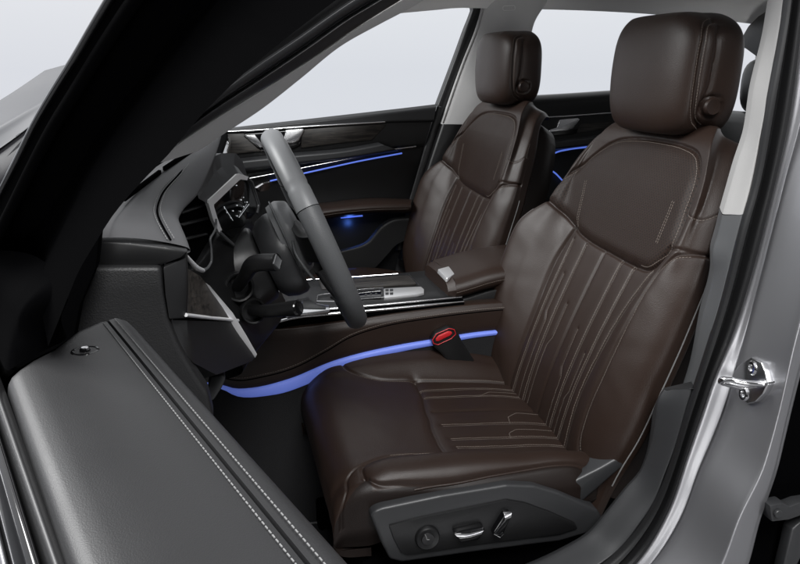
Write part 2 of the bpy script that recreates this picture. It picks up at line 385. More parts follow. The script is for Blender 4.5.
    cr = [(-.06, .314, .22, .02, .15, .165, .205, .010, .26), (.0, .326, .235, .030, .155, .170, .226, .018, .26), (.08, .342, .252, .040, .16, .18, .252, .026, .26), (.16, .350, .258, .050, .162, .178, .254, .025, .26), (.25, .357, .258, .050, .162, .170, .254, .026, .26),
          (.33, .364, .252, .040, .165, .165, .252, .022, .26), (.40, .370, .248, .022, .17, .17, .248, .016, .26), (.45, .368, .245, .012, .18, .18, .245, .004, .25), (.485, .352, .238, .0, .18, .18, .24, -.002, .25), (.503, .322, .235, -.004, .18, .18, .238, -.004, .24), (.505, .290, .23, -.002, .18, .18, .235, -.002, .25), (.490, .258, .225, 0, .18, .18, .228, 0, .24), (.44, .245, .22, 0, .18, .18, .22, 0, .235)]
    C = np.array([crow(*q) for q in cr]); sv = np.array([-.06, 0, .08, .16, .25, .33, .40, .45, .49, .53, .57, .615, .66])
    NV, NU = 330, 280
    SV = np.linspace(-.06, .66, NV)
    C = crs(sv, C, SV); G = crs(tt, C.transpose(1, 0, 2), np.linspace(0, 1, NU)).transpose(1, 0, 2)
    L, W, Z = G[..., 0], G[..., 1], G[..., 2]; SS = SV[:, None]*np.ones((1, NU))
    col = np.linspace(0, 1, NU)[None, :]*np.ones((NV, 1)); front = (col > .10) & (col < .93); f = front.astype(float)
    disp = np.zeros_like(W)
    def cg(poly, dep=.0035, wd=.0035, puff=.004, pw=.016, mask=1):
        d = seg_dist(W, SS, poly); disp.__isub__(f*mask*(dep*np.exp(-(d/wd)**2)+puff*np.exp(-(d/pw)**2)))
    fs = [(-.163, .264), (-.12, .266), (-.088, .268), (-.02, .280), (.02, .283), (.06, .291), (.12, .295), (.165, .295)]
    cL = smooth_poly([(-.155, -.06), (-.158, .05), (-.162, .15), (-.164, .262)]); cR = smooth_poly([(.176, -.06), (.180, .05), (.178, .15), (.168, .29), (.166, .37), (.176, .425), (.198, .450), (.225, .452)])
    cRlo = smooth_poly([(.235, .0), (.243, .12), (.250, .22), (.255, .33), (.250, .40), (.243, .435), (.225, .452)])
    arcL = smooth_poly([(-.164, .262), (-.17, .34), (-.20, .40), (-.245, .42)])
    wrap = smooth_poly([(.166, .37), (.185, .445), (.205, .478), (.232, .485), (.25, .52), (.25, .62)])
    cf = [[(w*.98, -.03), (w, .15), (w*.97+.004, .266)] for w in (-.125, -.088, -.018, .045, .105, .140)]
    cg(fs, .0035, .0025, .002, .010); cg(cL, .005, .003, .003, .014); cg(cR, .0034, .0028, .001, .009); cg(arcL, .0035, .003, .001, .010); cg(wrap, .0026, .0025, 0, .010, (col > .6))
    dlo = seg_dist(W, SS, cRlo); side = (col > .72) & (col < .95); disp -= np.where(side, .004*np.exp(-(dlo/.003)**2)+.0012*np.exp(-(dlo/.010)**2), 0)
    for i, l in enumerate(cf): cg(l, .0034 if i in (2,) else .0022, .0022, .0012, .009, (SS < np.interp(W, [p[0] for p in fs], [p[1] for p in fs])))
    disp += f*.0003*np.sin(W*43+np.sin(SS*31)*2)*np.sin(SS*47+W*18)*np.clip((SS-.2)/.1, 0, 1)
    Pt = OC+np.stack([L, W, Z], 2); nrm = normals(Pt)
    if nrm[NV//3, NU//2][2] < 0: nrm = -nrm
    Pt = Pt+nrm*disp[..., None]; nrm = normals(Pt)
    if nrm[NV//3, NU//2][2] < 0: nrm = -nrm
    NORM = nrm
    lab = np.zeros(W.shape, int); fsb = np.interp(W, [p[0] for p in fs], [p[1] for p in fs])
    l1 = np.interp(SS, [p[1] for p in cL], [p[0] for p in cL]); rr = cR[:48]; r1 = np.interp(SS, [p[1] for p in rr], [p[0] for p in rr])
    bol_end = np.interp(np.abs(W), [.16, .20, .25], [.40, .455, .44])
    lab[(W < l1) & (SS < np.interp(W, [-.26, -.245, -.20, -.17, -.164], [.42, .42, .40, .34, .262]))] = 1
    lab[(W > r1) & (SS < bol_end)] = 2; lab[(W >= l1) & (W <= r1) & (SS < fsb)] = 3
    wlo = np.interp(SS, [p[1] for p in cRlo[:45]], [p[0] for p in cRlo[:45]])
    lab[(col < .05) | (col > .96)] = 0
    lab[(col > .70) & (SS < .44) & ((W > wlo) | (col > .86))] = 5; lab[(col > np.clip(.80+(SS-.44)/.06*.075, .80, .875)) & (SS >= .44)] = 5; lab[SS > .572] = 5  # underside and lower flank get the leather with shade in its colour
    split_build(Pt, np.stack([W, SS], 2), lab, {5: ('cushion_side', 'leather_shade'), 0: ('seat_cushion', 'leather'), 1: ('cushion_bolster', 'leather'), 2: ('cushion_bolster', 'leather'), 3: ('fluted_panel', 'leather')}, root)
    lp_ = []
    for j_ in range(int(.12*NV), int(.70*NV), 3):
        if SS[j_, 0] > .445: break
        c_ = [i_ for i_ in range(int(.70*NU), int(.95*NU)) if W[j_, i_] > wlo[j_, i_]]
        if c_: lp_.append(Pt[j_, c_[0]])
    lp_ = np.array(lp_); lp_ = np.array([lp_[max(0, q-4):q+5].mean(0) for q in range(len(lp_))])
    tube('cushion_piping', resample(lp_, 60), .0024, 'leather', root, ns=8)
    fd = Finder(W, SS, Pt, nrm, front)
    st = MB()
    def cst(poly, offs):
        for o in offs:
            p, n = fd.line(poly, o); dashes(st, p, n)
    for i, l in enumerate(cf):
        if i != 2: cst(l, (-.0032, .0032))
    cst(cR[:50], (.004,)); cst(arcL, (-.004,)); cst(cL, (.005,))
    for z in ([(-.105, -.0), (-.105, .10), (-.088, .125), (-.088, .15)], [(.0, 0), (.0, .08), (.02, .105), (.045, .11)], [(.075, 0), (.075, .11), (.09, .13), (.105, .132)]): cst(z, (0,)); 
    st.build('cushion_stitching', 'thread', root, smooth=False)
    pp = [Pt[j, int(.155*NU)] for j in range(int(.12*NV), int(.62*NV), 4)]
    tube('cushion_piping', pp, .0016, 'leather', root, ns=6)
    mb = MB()                                                                      # dark under-structure on its runners
    mb.add(*slab_geo([A3(x, .37-.22, .12) for x in (-.64,)] + [A3(-.64, .37+.225, .12), A3(-.19, .37+.225, .12), A3(-.19, .37-.22, .12)], A3(0, 0, .14), .02))
    for y in (.17, .57): mb.add(*slab_geo([A3(-.75, y-.03, .04), A3(-.75, y+.03, .04), A3(-.17, y+.03, .04), A3(-.17, y-.03, .04)], A3(0, 0, .078), .008))
    mb.build('seat_base', 'matte', root)
    # ---------- headrest
    hc = A3(-.832, .365, 1.041); hu = unit(A3(-.03, 0, 1)); hn = unit(A3(1, 0, .03)); hy = A3(0, 1, 0)
    NT, NZ = 220, 150; th = np.linspace(0, 2*math.pi, NT, endpoint=False)
    zs = np.linspace(-1, 1, NZ); Hh = .106
    def se(c, e): return np.sign(c)*np.abs(c)**e
    T, Zz = np.meshgrid(th, zs)
    ph = Zz*math.pi/2
    rz = np.abs(np.cos(ph))**.30; zz = se(np.sin(ph), .55)*Hh
    wd = .148+.003*(zz/Hh) - .010*np.clip(-zz/Hh, 0, 1)**2
    y = wd*rz*se(np.sin(T), .50); x = .070*rz*se(np.cos(T), .58)
    x = np.where(x > 0, x*(1.0-.10*np.clip(zz/Hh, 0, 1)), x*.92) - .010*(y/.148)**2   # front face convex, leaning at the top
    zz = zz - .012*np.clip((np.abs(y)-.08)/.06, 0, 1)*np.clip(zz/Hh, 0, 1)
    Pt = hc+x[..., None]*hn+y[..., None]*hy+zz[..., None]*hu
    def hnorm(Q):
        du = np.roll(Q, -1, 1)-np.roll(Q, 1, 1); dv = np.gradient(Q, axis=0); n = np.cross(du, dv); n /= np.linalg.norm(n, axis=2, keepdims=True)+1e-12
        if n[NZ//2, 0]@hn < 0: n = -n
        return n
    nrm = hnorm(Pt); disp = np.zeros_like(x)
    loops = {}
    for s in (-1, 1):
        sm = (y*s > .06)
        l1 = smooth_poly([(.000, .093), (.020, .085), (.031, .05), (.034, .0), (.032, -.05), (.020, -.080), (.0, -.093)])
        l2 = smooth_poly([(-.006, .088), (.004, .07), (.008, .03), (.012, -.02), (.020, -.06), (.016, -.078), (.0, -.092)])
        for l, dp in ((l1, .0045), (l2, .0035)):
            d = seg_dist(x, zz, l); disp -= np.where(sm, dp*np.exp(-(d/.0035)**2)+.002*np.exp(-(d/.012)**2), 0)
        loops[s] = (l1, l2, sm)
        bc = (.000, -.052); d = np.hypot(x-bc[0], zz-bc[1]); disp -= np.where(sm, .006*np.exp(-((d-.0175)/.003)**2), 0)
    Pt = Pt+nrm*disp[..., None]; nrm = hnorm(Pt)
    hr = mesh('headrest', Pt.reshape(-1, 3), gridfaces(NZ, NT, True)+[tuple(range(NT)), tuple(range((NZ-1)*NT, NZ*NT))], 'leather', root, True, 60, uv=np.stack([y, zz], 2).reshape(-1, 2))
    for s in (-1, 1):
        st = MB(); l1, l2, sm = loops[s]; fd = Finder(x, zz, Pt, nrm, sm)
        p, n = fd.line(l1, .004); dashes(st, p, n); p, n = fd.line(l1, -.004); dashes(st, p, n)
        q, n = fd.line([(0, -.052), (.001, -.052)]); disc('headrest_button', q[0]-unit(hy*s)*.004, hy*s, .0150, .009, 'leather', hr, prof=((1, 0), (1, .7), (.86, 1), (.6, .92), (0, .85)))
        st.build('headrest_stitching', 'thread', hr, smooth=False)
    for s in (-1, 1):
        tube('headrest_post', [hc+hy*s*.06-hu*.09-hn*.045, hc+hy*s*.06-hu*.16-hn*.048], .0065, 'chrome', root, ns=14)

seat = thing('car_seat', (-.45, .37, .055), "brown leather driver's seat with side switches behind the steering wheel", 'car seat', 'front seats')
make_seat(seat)
passenger = seat.copy(); COL.objects.link(passenger); ORG[passenger.name] = ORG[seat.name]
passenger.location.y -= .74; passenger.rotation_euler.y = R(2.2); passenger['label'] = 'brown leather passenger seat beyond the centre console'
for ch in list(seat.children):
    c = ch.copy(); COL.objects.link(c); c.parent = passenger
    if ch.name.startswith('headrest') and 'post' not in ch.name:      # headrest slid down on its posts
        c.scale = (.93, .93, .90); ctr_ = A3(-.832, .365, 1.035)-ORG[seat.name]; c.location = ctr_*(1-A3(.93, .93, .90))
    for g in list(ch.children):
        d = g.copy(); COL.objects.link(d); d.parent = c
# switch panel on the outer flank of the driver's seat only
ypan = .640
pan = slab('side_panel', PL([(370, 516), (375, 511), (383, 508), (440, 496), (507, 485), (535, 486), (560, 493), (580, 502), (598, 510), (604, 520), (600, 530), (587, 534), (560, 542), (480, 552), (402, 563), (390, 560), (382, 545)], ypan), A3(0, -.045, 0), 'plastic_gr', seat, .006, 3)
slab('switch_plate', PL([(389, 526), (420, 518), (507, 500), (525, 503), (550, 512), (575, 523), (578, 529), (560, 535), (480, 545), (408, 556), (401, 553), (394, 540)], ypan+.004), A3(0, -.008, 0), 'plastic', pan, .002)
kn = P(427, 537, ypan+.004); disc('lumbar_button', kn, A3(0, 1, 0), .0205, .007, 'plastic', pan, prof=((1, 0), (1, .6), (.9, 1), (.55, .75), (.5, 1.1), (0, 1.15)))
mb = MB(); 
mb.add(*tube_geo([P(a_, b_, ypan+.0120) for a_, b_ in ((425, 534.5), (426.5, 537.5), (427, 539.6), (429.4, 539.6))], .0007, 6, smooth_n=12))
mb.build('button_mark', 'thread_lt', pan)
sw = slab('cushion_switch', PL([(454, 533), (460, 531), (483, 526), (485, 530), (481, 537), (479, 540), (461, 543), (458, 540)], ypan+.016), A3(0, -.014, 0), 'gloss', pan, .002)
slab('switch_trim', PL([(455, 535), (470, 534), (484, 530.5), (482, 534.5), (470, 538), (460, 539.5)], ypan+.0195), A3(0, -.006, 0), 'bright', sw, .001)
sw = slab('backrest_switch', PL([(493, 535), (497, 537), (503, 535), (512, 516), (511, 513), (505, 514), (494, 532)], ypan+.016), A3(0, -.014, 0), 'gloss', pan, .002)
mb = MB(); mb.add(*slab_geo(PL([(504, 514), (512, 512.5), (511.5, 518), (505, 520)], ypan+.0195), A3(0, -.006, 0), .001)); mb.add(*tube_geo(PL([(505, 519), (494, 534), (500, 537.5), (504, 534)], ypan+.017), .0010, 6)); mb.build('switch_trim', 'bright', sw)
slab('recliner_cover', PL([(571, 484), (576, 480), (600, 468), (624, 454), (630, 455), (628, 463), (606, 482), (583, 502), (577, 502), (571, 494)], .625), A3(0, -.05, 0), 'plastic_gr', seat, .006, 3)

# ------------------------------------------------------------------ car body
body = thing('car', (-.6, 0, .02), "silver grey car with its driver's door open, showing the black and brown interior", 'car')
def fit(px, ys): return [P(a, b, y) for (a, b), y in zip(px, ys)] if np.ndim(ys) else PL(px, ys)
S0 = [(789, -40), (785, 0), (768, 100), (750, 195), (744, 215), (722, 300), (697, 380), (687, 410), (672, 460), (651, 510), (616, 555), (560, 592), (480, 618), (380, 640)]
S1 = [(812, -40), (806, 0), (792, 110), (772, 200), (757, 260), (735, 330), (711, 388), (702, 415), (688, 455), (668, 512), (637, 562), (580, 606), (490, 640), (385, 668)]
F1 = [(822, -40), (816, 0), (804, 110), (785, 182), (766, 260), (744, 340), (722, 415), (712, 440), (700, 468), (680, 520), (650, 566), (592, 614), (500, 652), (390, 684)]
RG = [(905, -40), (895, 0), (865, 110), (836, 200), (815, 270), (794, 345), (778, 415), (770, 445), (763, 468), (740, 516), (716, 575), (650, 640), (540, 690), (400, 726)]
GP = [(920, -40), (910, 0), (880, 110), (850, 200), (829, 270), (806, 345), (788, 415), (781, 445), (775, 470), (758, 520), (738, 585), (670, 660), (550, 715), (405, 750)]
def shift(c, v): return [p+np.asarray(v) for p in c]
def mixc(a, b, t): return [(p*(1-t)+q*t) for p, q in zip(resample(a, 60), resample(b, 60))]
s0 = PL(S0, .752); s1 = PL(S1, .765); f1 = PL(F1, .775); rg = PL(RG, .872); gp = PL(GP, .866)
# rubber door seal: two lips with a valley
def lip(c0, c1, prof, n=70):
    return [shift(mixc(c0, c1, t), A3(.45, .89, 0)*h) for t, h in prof]
loft_obj('door_seal', lip(s0, s1, [(0, -.012), (.02, .004), (.10, .010), (.22, .012), (.34, .006), (.40, -.006), (.46, -.004), (.55, .008), (.70, .013), (.86, .011), (.97, .003), (1.0, -.010)]), 'rubber', body, n=110, angle=60)
fl_ = [shift(s1, A3(0, -.008, 0)), mixc(s1, f1, .06), mixc(s1, f1, .5), mixc(s1, f1, .93), shift(mixc(s1, f1, 1.0), A3(.0, -.004, 0))]
jamb = [shift(f1, A3(0, -.004, 0)), shift(mixc(f1, rg, .04), A3(.008, -.03, 0)*.6), shift(mixc(f1, rg, .12), A3(.0, -.022, 0)), shift(mixc(f1, rg, .35), A3(.0, -.022, 0)), shift(mixc(f1, rg, .65), A3(0, -.012, 0)), shift(mixc(f1, rg, .86), A3(0, .000, 0)), rg, shift(mixc(rg, gp, .6), A3(0, .002, 0)), gp, shift(gp, A3(-.012, -.01, 0)), shift(gp, A3(-.016, -.05, 0))]
loft_obj('body', fl_+jamb[1:], 'paint', body, n=110, cross=90, label='silver grey painted pillar and sill around the doorway')
# dark rear-door side beyond the gap
g2 = shift(gp, A3(-.02, -.035, 0)); loft_obj('door_gap', [g2, shift(g2, A3(-.10, 0, 0)), shift(g2, A3(-.22, .02, 0))], 'matte', body, n=60)
mb = MB(); mb.add(*slab_geo(PL([(770, 506), (784, 503), (790, 507), (800, 503), (840, 497), (840, 508), (803, 515), (789, 520), (772, 522)], .875), A3(0, -.02, 0), .002)); mb.add(*disc_geo(P(777, 513, .876), A3(0, 1, 0), .006, .004)); mb.build('hinge_bracket', 'plastic_gr', body)
slab('hinge_bracket', PL([(792, 530), (806, 518), (816, 522), (800, 560), (786, 590), (778, 590)], .862), A3(0, -.02, 0), 'plastic_gr', body, .003)
# pillar trims on the near side
ti = [(781, -40), (773, 0), (768, 30), (754, 89), (748, 130), (737, 165), (727, 200), (723, 214)]
to = [(790, -40), (786, 0), (782, 25), (772, 89), (763, 130), (757, 165), (749.5, 200), (745, 215)]
a, b = PL(ti, .70), PL(to, .752)
loft_obj('pillar_trim', [shift(a, A3(-.03, -.05, 0)), shift(a, A3(-.004, -.008, 0)), a, mixc(a, b, .4), mixc(a, b, .8), shift(b, A3(-.004, -.008, 0)), shift(b, A3(-.02, -.02, 0))], 'fabric', body, n=50, cross=24, label='pale grey fabric upper pillar trim beside the driver headrest')
ti = [(723, 215), (718, 235), (713, 254), (713, 272), (702, 320), (690, 380), (682, 405)]
to = [(745.5, 215), (740, 235), (735, 254), (730, 272), (717, 320), (698, 380), (690, 405)]
a, b = PL(ti, .702), PL(to, .752)
loft_obj('pillar_trim', [shift(a, A3(-.03, -.05, 0)), shift(a, A3(-.004, -.008, 0)), a, mixc(a, b, .4), mixc(a, b, .8), shift(b, A3(-.004, -.008, 0)), shift(b, A3(-.02, -.02, 0))], 'plastic_mid', body, n=50, cross=24, label='dark grey lower pillar trim')
ti = [(665, 390), (659, 400), (655, 425), (650, 450), (640, 474), (626, 490), (608, 512), (588, 535), (560, 552), (530, 566), (460, 590), (380, 610)]
to = [(694, 389), (690, 402), (682, 430), (674, 455), (665, 478), (655, 504), (640, 527), (618, 554), (590, 574), (560, 591), (480, 618), (380, 640)]
a, b = PL(ti, .690), PL(to, .752)
loft_obj('sill_trim', [shift(a, A3(-.03, -.06, -.05)), shift(a, A3(-.004, -.008, 0)), a, mixc(a, b, .3), mixc(a, b, .75), shift(b, A3(-.004, -.008, 0)), shift(b, A3(-.02, -.03, 0))], 'plastic_gr', body, n=70, cross=30)
mb = MB(); e = [shift(a, A3(-.03, -.06, -.05))[0], shift(a, A3(-.004, -.008, 0))[0], a[0], b[0], b[0]+A3(-.03, -.03, 0)]
mb.add(e, [tuple(range(len(e)))]); mb.build('trim_cap', 'plastic_gr', body)
# door striker
e3 = unit(A3(.97, -.08, .10)); sc = P(748, 380, .800)+e3*.006
def sp(a_, b_, w=0): return PN(a_, b_, sc, e3)+e3*w
stk = slab('striker', [sp(u, v, -.010) for u, v in ((752, 357), (763, 362), (766, 370), (769, 384), (764, 394), (756, 402), (748, 404), (740, 399), (736, 390), (733, 374), (741, 364))], e3*.012, 'chrome', body, .002, 3)
for u, v in ((753.5, 368), (745.5, 394)): disc('screw', sp(u, v, .000), e3, .0105, .006, 'bright', stk, prof=((1, 0), (1, .5), (.85, .8), (.5, .8), (.45, .3), (0, .3)))
lp = [sp(764, 384, .0), sp(764, 384, .012), sp(762, 383, .030), sp(759, 381, .044), sp(754, 381, .050), sp(750, 383, .046), sp(747, 385, .030), sp(746, 387, .012), sp(746, 387, 0)]
tube('striker_loop', lp, .0040, 'bright', stk, ns=12, smooth_n=50)
tube('striker_mark', [sp(768, 383, .001), sp(775, 382, .001)], .0014, 'bright', stk, ns=8)
slab('hinge_pillar', PL([(104, 225), (100, 262), (84, 300), (60, 430), (40, 560), (-160, 560), (-200, 200), (-60, 150), (60, 165), (110, 205)], .750), A3(0, .03, 0), 'matte', body, .004)
# near windscreen pillar: woven trim, seals, painted edge
E0 = [(200, 150), (219, 137), (260, 110), (300, 79), (341, 46), (380, 24), (412, 7), (430, -4), (470, -24)]
E1 = [(150, 167), (170, 150), (215, 119), (280, 79), (322, 52), (360, 26), (402, 0), (425, -14), (466, -40)]
E2 = [(150, 160), (168, 144), (205, 115), (260, 79), (310, 45), (345, 20), (378, 0), (402, -16), (450, -46)]
E3 = [(150, 152), (165, 138), (198, 110), (250, 70), (300, 36), (330, 15), (352, 0), (380, -18), (430, -50)]
E4 = [(145, 140), (160, 127), (190, 98), (240, 55), (290, 22), (315, 6), (330, -6), (360, -26), (415, -58)]
e0, e1_, e2_, e3_, e4 = PL(E0, .655), PL(E1, .70), PL(E2, .735), PL(E3, .75), PL(E4, .765)
loft_obj('windscreen_pillar_trim', [shift(e0, A3(.05, .0, .02)), shift(e0, A3(.006, -.004, .002)), e0, mixc(e0, e1_, .5), e1_, shift(e1_, A3(0, -.01, -.005))], 'fabric_a', body, n=50, cross=24)
loft_obj('door_seal', [shift(e1_, A3(0, -.01, 0)), shift(mixc(e1_, e2_, .15), A3(0, .008, 0)), shift(mixc(e1_, e2_, .5), A3(0, .012, .004)), shift(mixc(e1_, e2_, .9), A3(0, .004, .0)), shift(mixc(e2_, e3_, .2), A3(0, -.012, 0)), shift(mixc(e2_, e3_, .4), A3(0, .004, 0)), shift(mixc(e2_, e3_, .8), A3(0, .007, .002)), shift(e3_, A3(0, -.004, 0)), shift(e3_, A3(.01, -.02, .01))], 'plastic_gr', body, n=60, cross=50)
loft_obj('windscreen_pillar', [shift(e3_, A3(0, -.006, 0)), e4, shift(e4, A3(.03, .01, .03)), shift(e4, A3(.06, -.03, .05)), shift(e4, A3(.06, -.08, .04)), shift(e0, A3(.06, 0, .03))], 'plastic', body, n=50)
# headliner and far-side rails
def rail(x0, x1, n, pts): return [[A3(x, y, z) for x in np.linspace(x0, x1, n)] for y, z in pts]
rows = []
for y, z, xf in [(-.665, 1.232, -.50), (-.655, 1.262, -.48), (-.62, 1.292, -.45), (-.5, 1.325, -.41), (-.25, 1.345, -.37), (0, 1.35, -.36), (.25, 1.345, -.37), (.5, 1.325, -.41), (.60, 1.295, -.46), (.655, 1.26, -.50), (.69, 1.22, -.55)]:
    rows.append([A3(x, y*(1-.05*max(0, (-x-1)/1.)), z-.06*max(0, (-x-1.0)/1.0)**2-.03*max(0, (x+.75)/.3)) for x in np.linspace(xf, -1.95, 24)])
loft_obj('roof_lining', rows, 'liner', body, n=40, cross=40)
loft_obj('roof', [shift(r, A3(.0, .03*np.sign(r[0][1]) if abs(r[0][1]) > .3 else 0, .035)) for r in rows], 'paint', body, n=40, cross=40)
# far B pillar
bp0 = [(486, -20), (482, 12), (478, 26), (464, 62), (442, 124)]; 
a = PL(bp0, -.675); b = PL([(560, -20), (545, 4), (535, 20), (528, 60), (520, 124)], -.655)
loft_obj('pillar_trim', [shift(a, A3(0, -.03, 0)), a, shift(mixc(a, b, .12), A3(0, .012, 0)), shift(mixc(a, b, .5), A3(0, .02, 0)), b, shift(b, A3(-.01, -.04, 0))], 'fabric_a', body, n=40, cross=24, label='grey upper pillar trim behind the passenger seat')
a = PL([(442, 124), (430, 160), (412, 215), (400, 260)], -.675); b = PL([(520, 124), (515, 160), (505, 215), (500, 260)], -.655)
loft_obj('pillar_trim', [shift(a, A3(0, -.03, 0)), a, shift(mixc(a, b, .2), A3(0, .012, 0)), b, shift(b, A3(-.01, -.04, 0))], 'plastic', body, n=30, cross=20, label='black lower pillar trim behind the passenger seat')
tube('pillar_edge_strip', PL([(487, -14), (482.5, 11), (478.5, 26), (464, 62), (442.5, 123)], -.672), .0042, 'fabric', body, ns=8, smooth_n=40)
mb = MB(); q = PL([(503, 7), (504, 6), (514, 5.4), (515, 6.4), (515, 9), (514, 10), (504, 10.4), (503, 9.4)], -.632); mb.add(*tube_geo(q+[q[0]], .0010, 6)); mb.build('airbag_mark', 'liner', body)
# rear structure: C pillar, rear shelf
slab('rear_pillar_trim', [A3(-1.80, y, z) for y, z in ((-.66, .93), (-.66, 1.28), (-.56, 1.28))], A3(-.3, .0, 0), 'liner', body, .01)
slab('rear_window_surround', [PX(a_, b_, -1.72) for a_, b_ in ((733, 44), (741, 38), (748, 26), (758, 16), (772, 7), (800, 0), (800, 75), (764, 62.5), (745, 48.5))], A3(-.05, 0, 0), 'plastic', body, .004, label='black surround of the rear window beside the driver headrest')
slab('rear_shelf', [A3(-1.62, -.68, .86), A3(-1.62, .68, .86), A3(-2.1, .68, .88), A3(-2.1, -.68, .88)], A3(0, 0, -.05), 'plastic', body, .005)
slab('rear_glass', [A3(-1.98, -.58, 1.22), A3(-1.98, .58, 1.22), A3(-2.3, .62, .90), A3(-2.3, -.62, .90)], A3(-.004, 0, -.003), 'glass', body, 0)
# floor pan, bulkhead, far sill
mb = MB()
mb.add(*slab_geo([A3(-1.7, -.76, .04), A3(-1.7, .70, .04), A3(.55, .70, .04), A3(.55, -.76, .04)], A3(0, 0, -.03), .004))
mb.add(*slab_geo([A3(.50, -.72, .0), A3(.50, .72, .0), A3(.50, .72, .70), A3(.50, -.72, .70)], A3(.03, 0, 0), .004))
mb.add(*slab_geo([A3(.18, -.70, .04), A3(.18, .70, .04), A3(.50, .70, .28), A3(.50, -.70, .28)], A3(0, 0, -.02), .004))
mb.build('carpet', 'carpet', body)
# bonnet / front wing seen past the door, windscreen
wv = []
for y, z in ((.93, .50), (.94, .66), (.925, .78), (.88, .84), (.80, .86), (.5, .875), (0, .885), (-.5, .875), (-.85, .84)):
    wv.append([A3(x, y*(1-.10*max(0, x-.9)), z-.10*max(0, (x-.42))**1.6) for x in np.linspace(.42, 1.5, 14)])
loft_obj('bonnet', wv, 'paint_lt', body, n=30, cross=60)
slab('windscreen', [A3(.20, -.66, .955), A3(.20, .66, .955), A3(-.46, .55, 1.325), A3(-.46, -.55, 1.325)], A3(.004, 0, .006), 'glass', body, 0)
# outer windscreen pillar: pale band painted as sky reflected in the glass, black seal, grey wing below it
def band(px, ys): return [P(a_, b_, y_) for (a_, b_), y_ in zip(px, ys)]
w0 = [(-90, 172), (-40, 147), (0, 125.5), (25, 111), (48, 98), (80, 79), (120, 52)]; w1 = [(-90, 200), (-40, 174), (0, 148.5), (20, 134), (38, 120), (70, 98), (115, 66)]
w2 = [(-90, 206), (-40, 180), (0, 154.5), (18, 141), (33, 129), (66, 106), (112, 74)]; w3 = [(-90, 330), (-40, 300), (0, 250), (12, 215), (20, 190), (50, 150), (100, 104)]
c0, c1, c2, c3 = PL(w0, .735), PL(w1, .76), PL(w2, .765), PL(w3, .80)
loft_obj('windscreen_sheen', [shift(c0, A3(.10, -.10, -.02)), shift(c0, A3(.01, -.02, 0)), c0, mixc(c0, c1, .5), c1, shift(c1, A3(.01, -.012, 0))], 'screen_sheen', body, n=40, cross=24)
loft_obj('windscreen_seal', [shift(c1, A3(.004, -.012, 0)), shift(mixc(c1, c2, .5), A3(0, -.008, 0)), shift(c2, A3(.004, -.010, 0))], 'matte', body, n=40, cross=8)
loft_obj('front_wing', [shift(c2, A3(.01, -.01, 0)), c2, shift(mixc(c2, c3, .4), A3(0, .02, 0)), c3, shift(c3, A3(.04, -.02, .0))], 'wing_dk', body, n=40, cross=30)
# ------------------------------------------------------------------ open driver's door
Hg = A3(.17, .90, 0); Dd = unit(A3(-.322, .947, 0)); Qd = A3(-.947, -.322, 0)/np.linalg.norm([.947, .322])
def DP(s, q, z): return Hg+Dd*s+Qd*q+A3(0, 0, z)
door = thing('car_door', tuple(DP(.5, -.04, .25)), "open driver's door with stitched grey top trim and black window frame nearest the camera", 'car door')
SE = 1.02
far = [(-.063, .287), (-.055, .280), (-.04, .264), (-.0208, .2507), (-.015, .232), (0, .217), (.0174, .206), (.024, .2075), (.030, .2175), (.034, .232)]
def sfar(q): return np.interp(q, [a for a, _ in far], [b for _, b in far])
NS = 160
prof = [(-.063, .846), (-.0632, .858), (-.0622, .8635), (-.0595, .8668), (-.054, .8688), (-.045, .8698), (-.03, .8705), (-.010, .8708), (.008, .8703), (.0120, .8697), (.0126, .8672), (.0134, .8672), (.0140, .8697), (.020, .8700), (.026, .868), (.030, .863), (.033, .852), (.035, .835), (.040, .78), (.045, .70)]
V = []
for q, z in prof:
    s0_ = sfar(min(q, .034)); ss = np.linspace(s0_, SE, NS)
    for s in ss: V.append(DP(s, q, z - .006*math.exp(-((s-s0_)/.007)**2)))
trim = mesh('belt_trim', V, gridfaces(len(prof), NS), 'door_trim', door, True, 50)
mb = MB()
for q in (.0085, .0178):
    p = [DP(s, q, .8707) for s in np.linspace(sfar(q)+.016, SE, 60)]; dashes(mb, p, A3(0, 0, 1), .0036, .0023, .0006, .0005)
mb.build('stitching', 'thread_lt', trim, smooth=False)
mb = MB(); mb.add(*tube_geo([DP(s, .013, .8664) for s in np.linspace(sfar(.013)+.012, SE, 40)], .0008, 6)); mb.build('trim_seam', 'matte', trim)
kp = PZ(85, 350.5, .8708)
knob = disc('lock_knob', kp+A3(0, 0, -.002), A3(0, 0, 1), .0085, .0030, 'gloss', door, prof=((1.15, .2), (1.05, .7), (.9, .8), (.7, .2), (.5, -.2), (.42, .3), (.40, 1.0), (.30, 1.25), (0, 1.3)))
disc('knob_cap', kp+A3(0, 0, .0012), A3(0, 0, 1), .0024, .0012, 'bright', knob)
# slot seals, outer belt moulding and outer skin
def dstrip(pts, s0_, name, ma, n=40, **kw):
    loft_obj(name, [[DP(s, q-(.012*(1-(s-.2)/.8)), z) for s in np.linspace(s0_, SE, n)] for q, z in pts], ma, door, n=n, **kw)
mb = MB()
for q0, q1, z0, z1 in ((-.0635, -.058, .80, .858),): pass
dstrip([(-.055, .80), (-.055, .846), (-.053, .846), (-.050, .80)], .20, 'window_seal', 'matte')
dstrip([(-.053, .81), (-.053, .852), (-.055, .858), (-.0585, .860), (-.061, .857), (-.0625, .85)], .15, 'window_seal', 'rubber', cross=20)
dstrip([(-.0625, .846), (-.0630, .853), (-.0650, .8555), (-.0690, .852), (-.0720, .843), (-.0730, .83)], .12, 'belt_moulding', 'gloss', cross=24)
dstrip([(-.073, .834), (-.0745, .838), (-.078, .834), (-.090, .81), (-.102, .76), (-.110, .66), (-.112, .50), (-.10, .30), (-.08, .22)], .02, 'outer_skin', 'paint', cross=50)
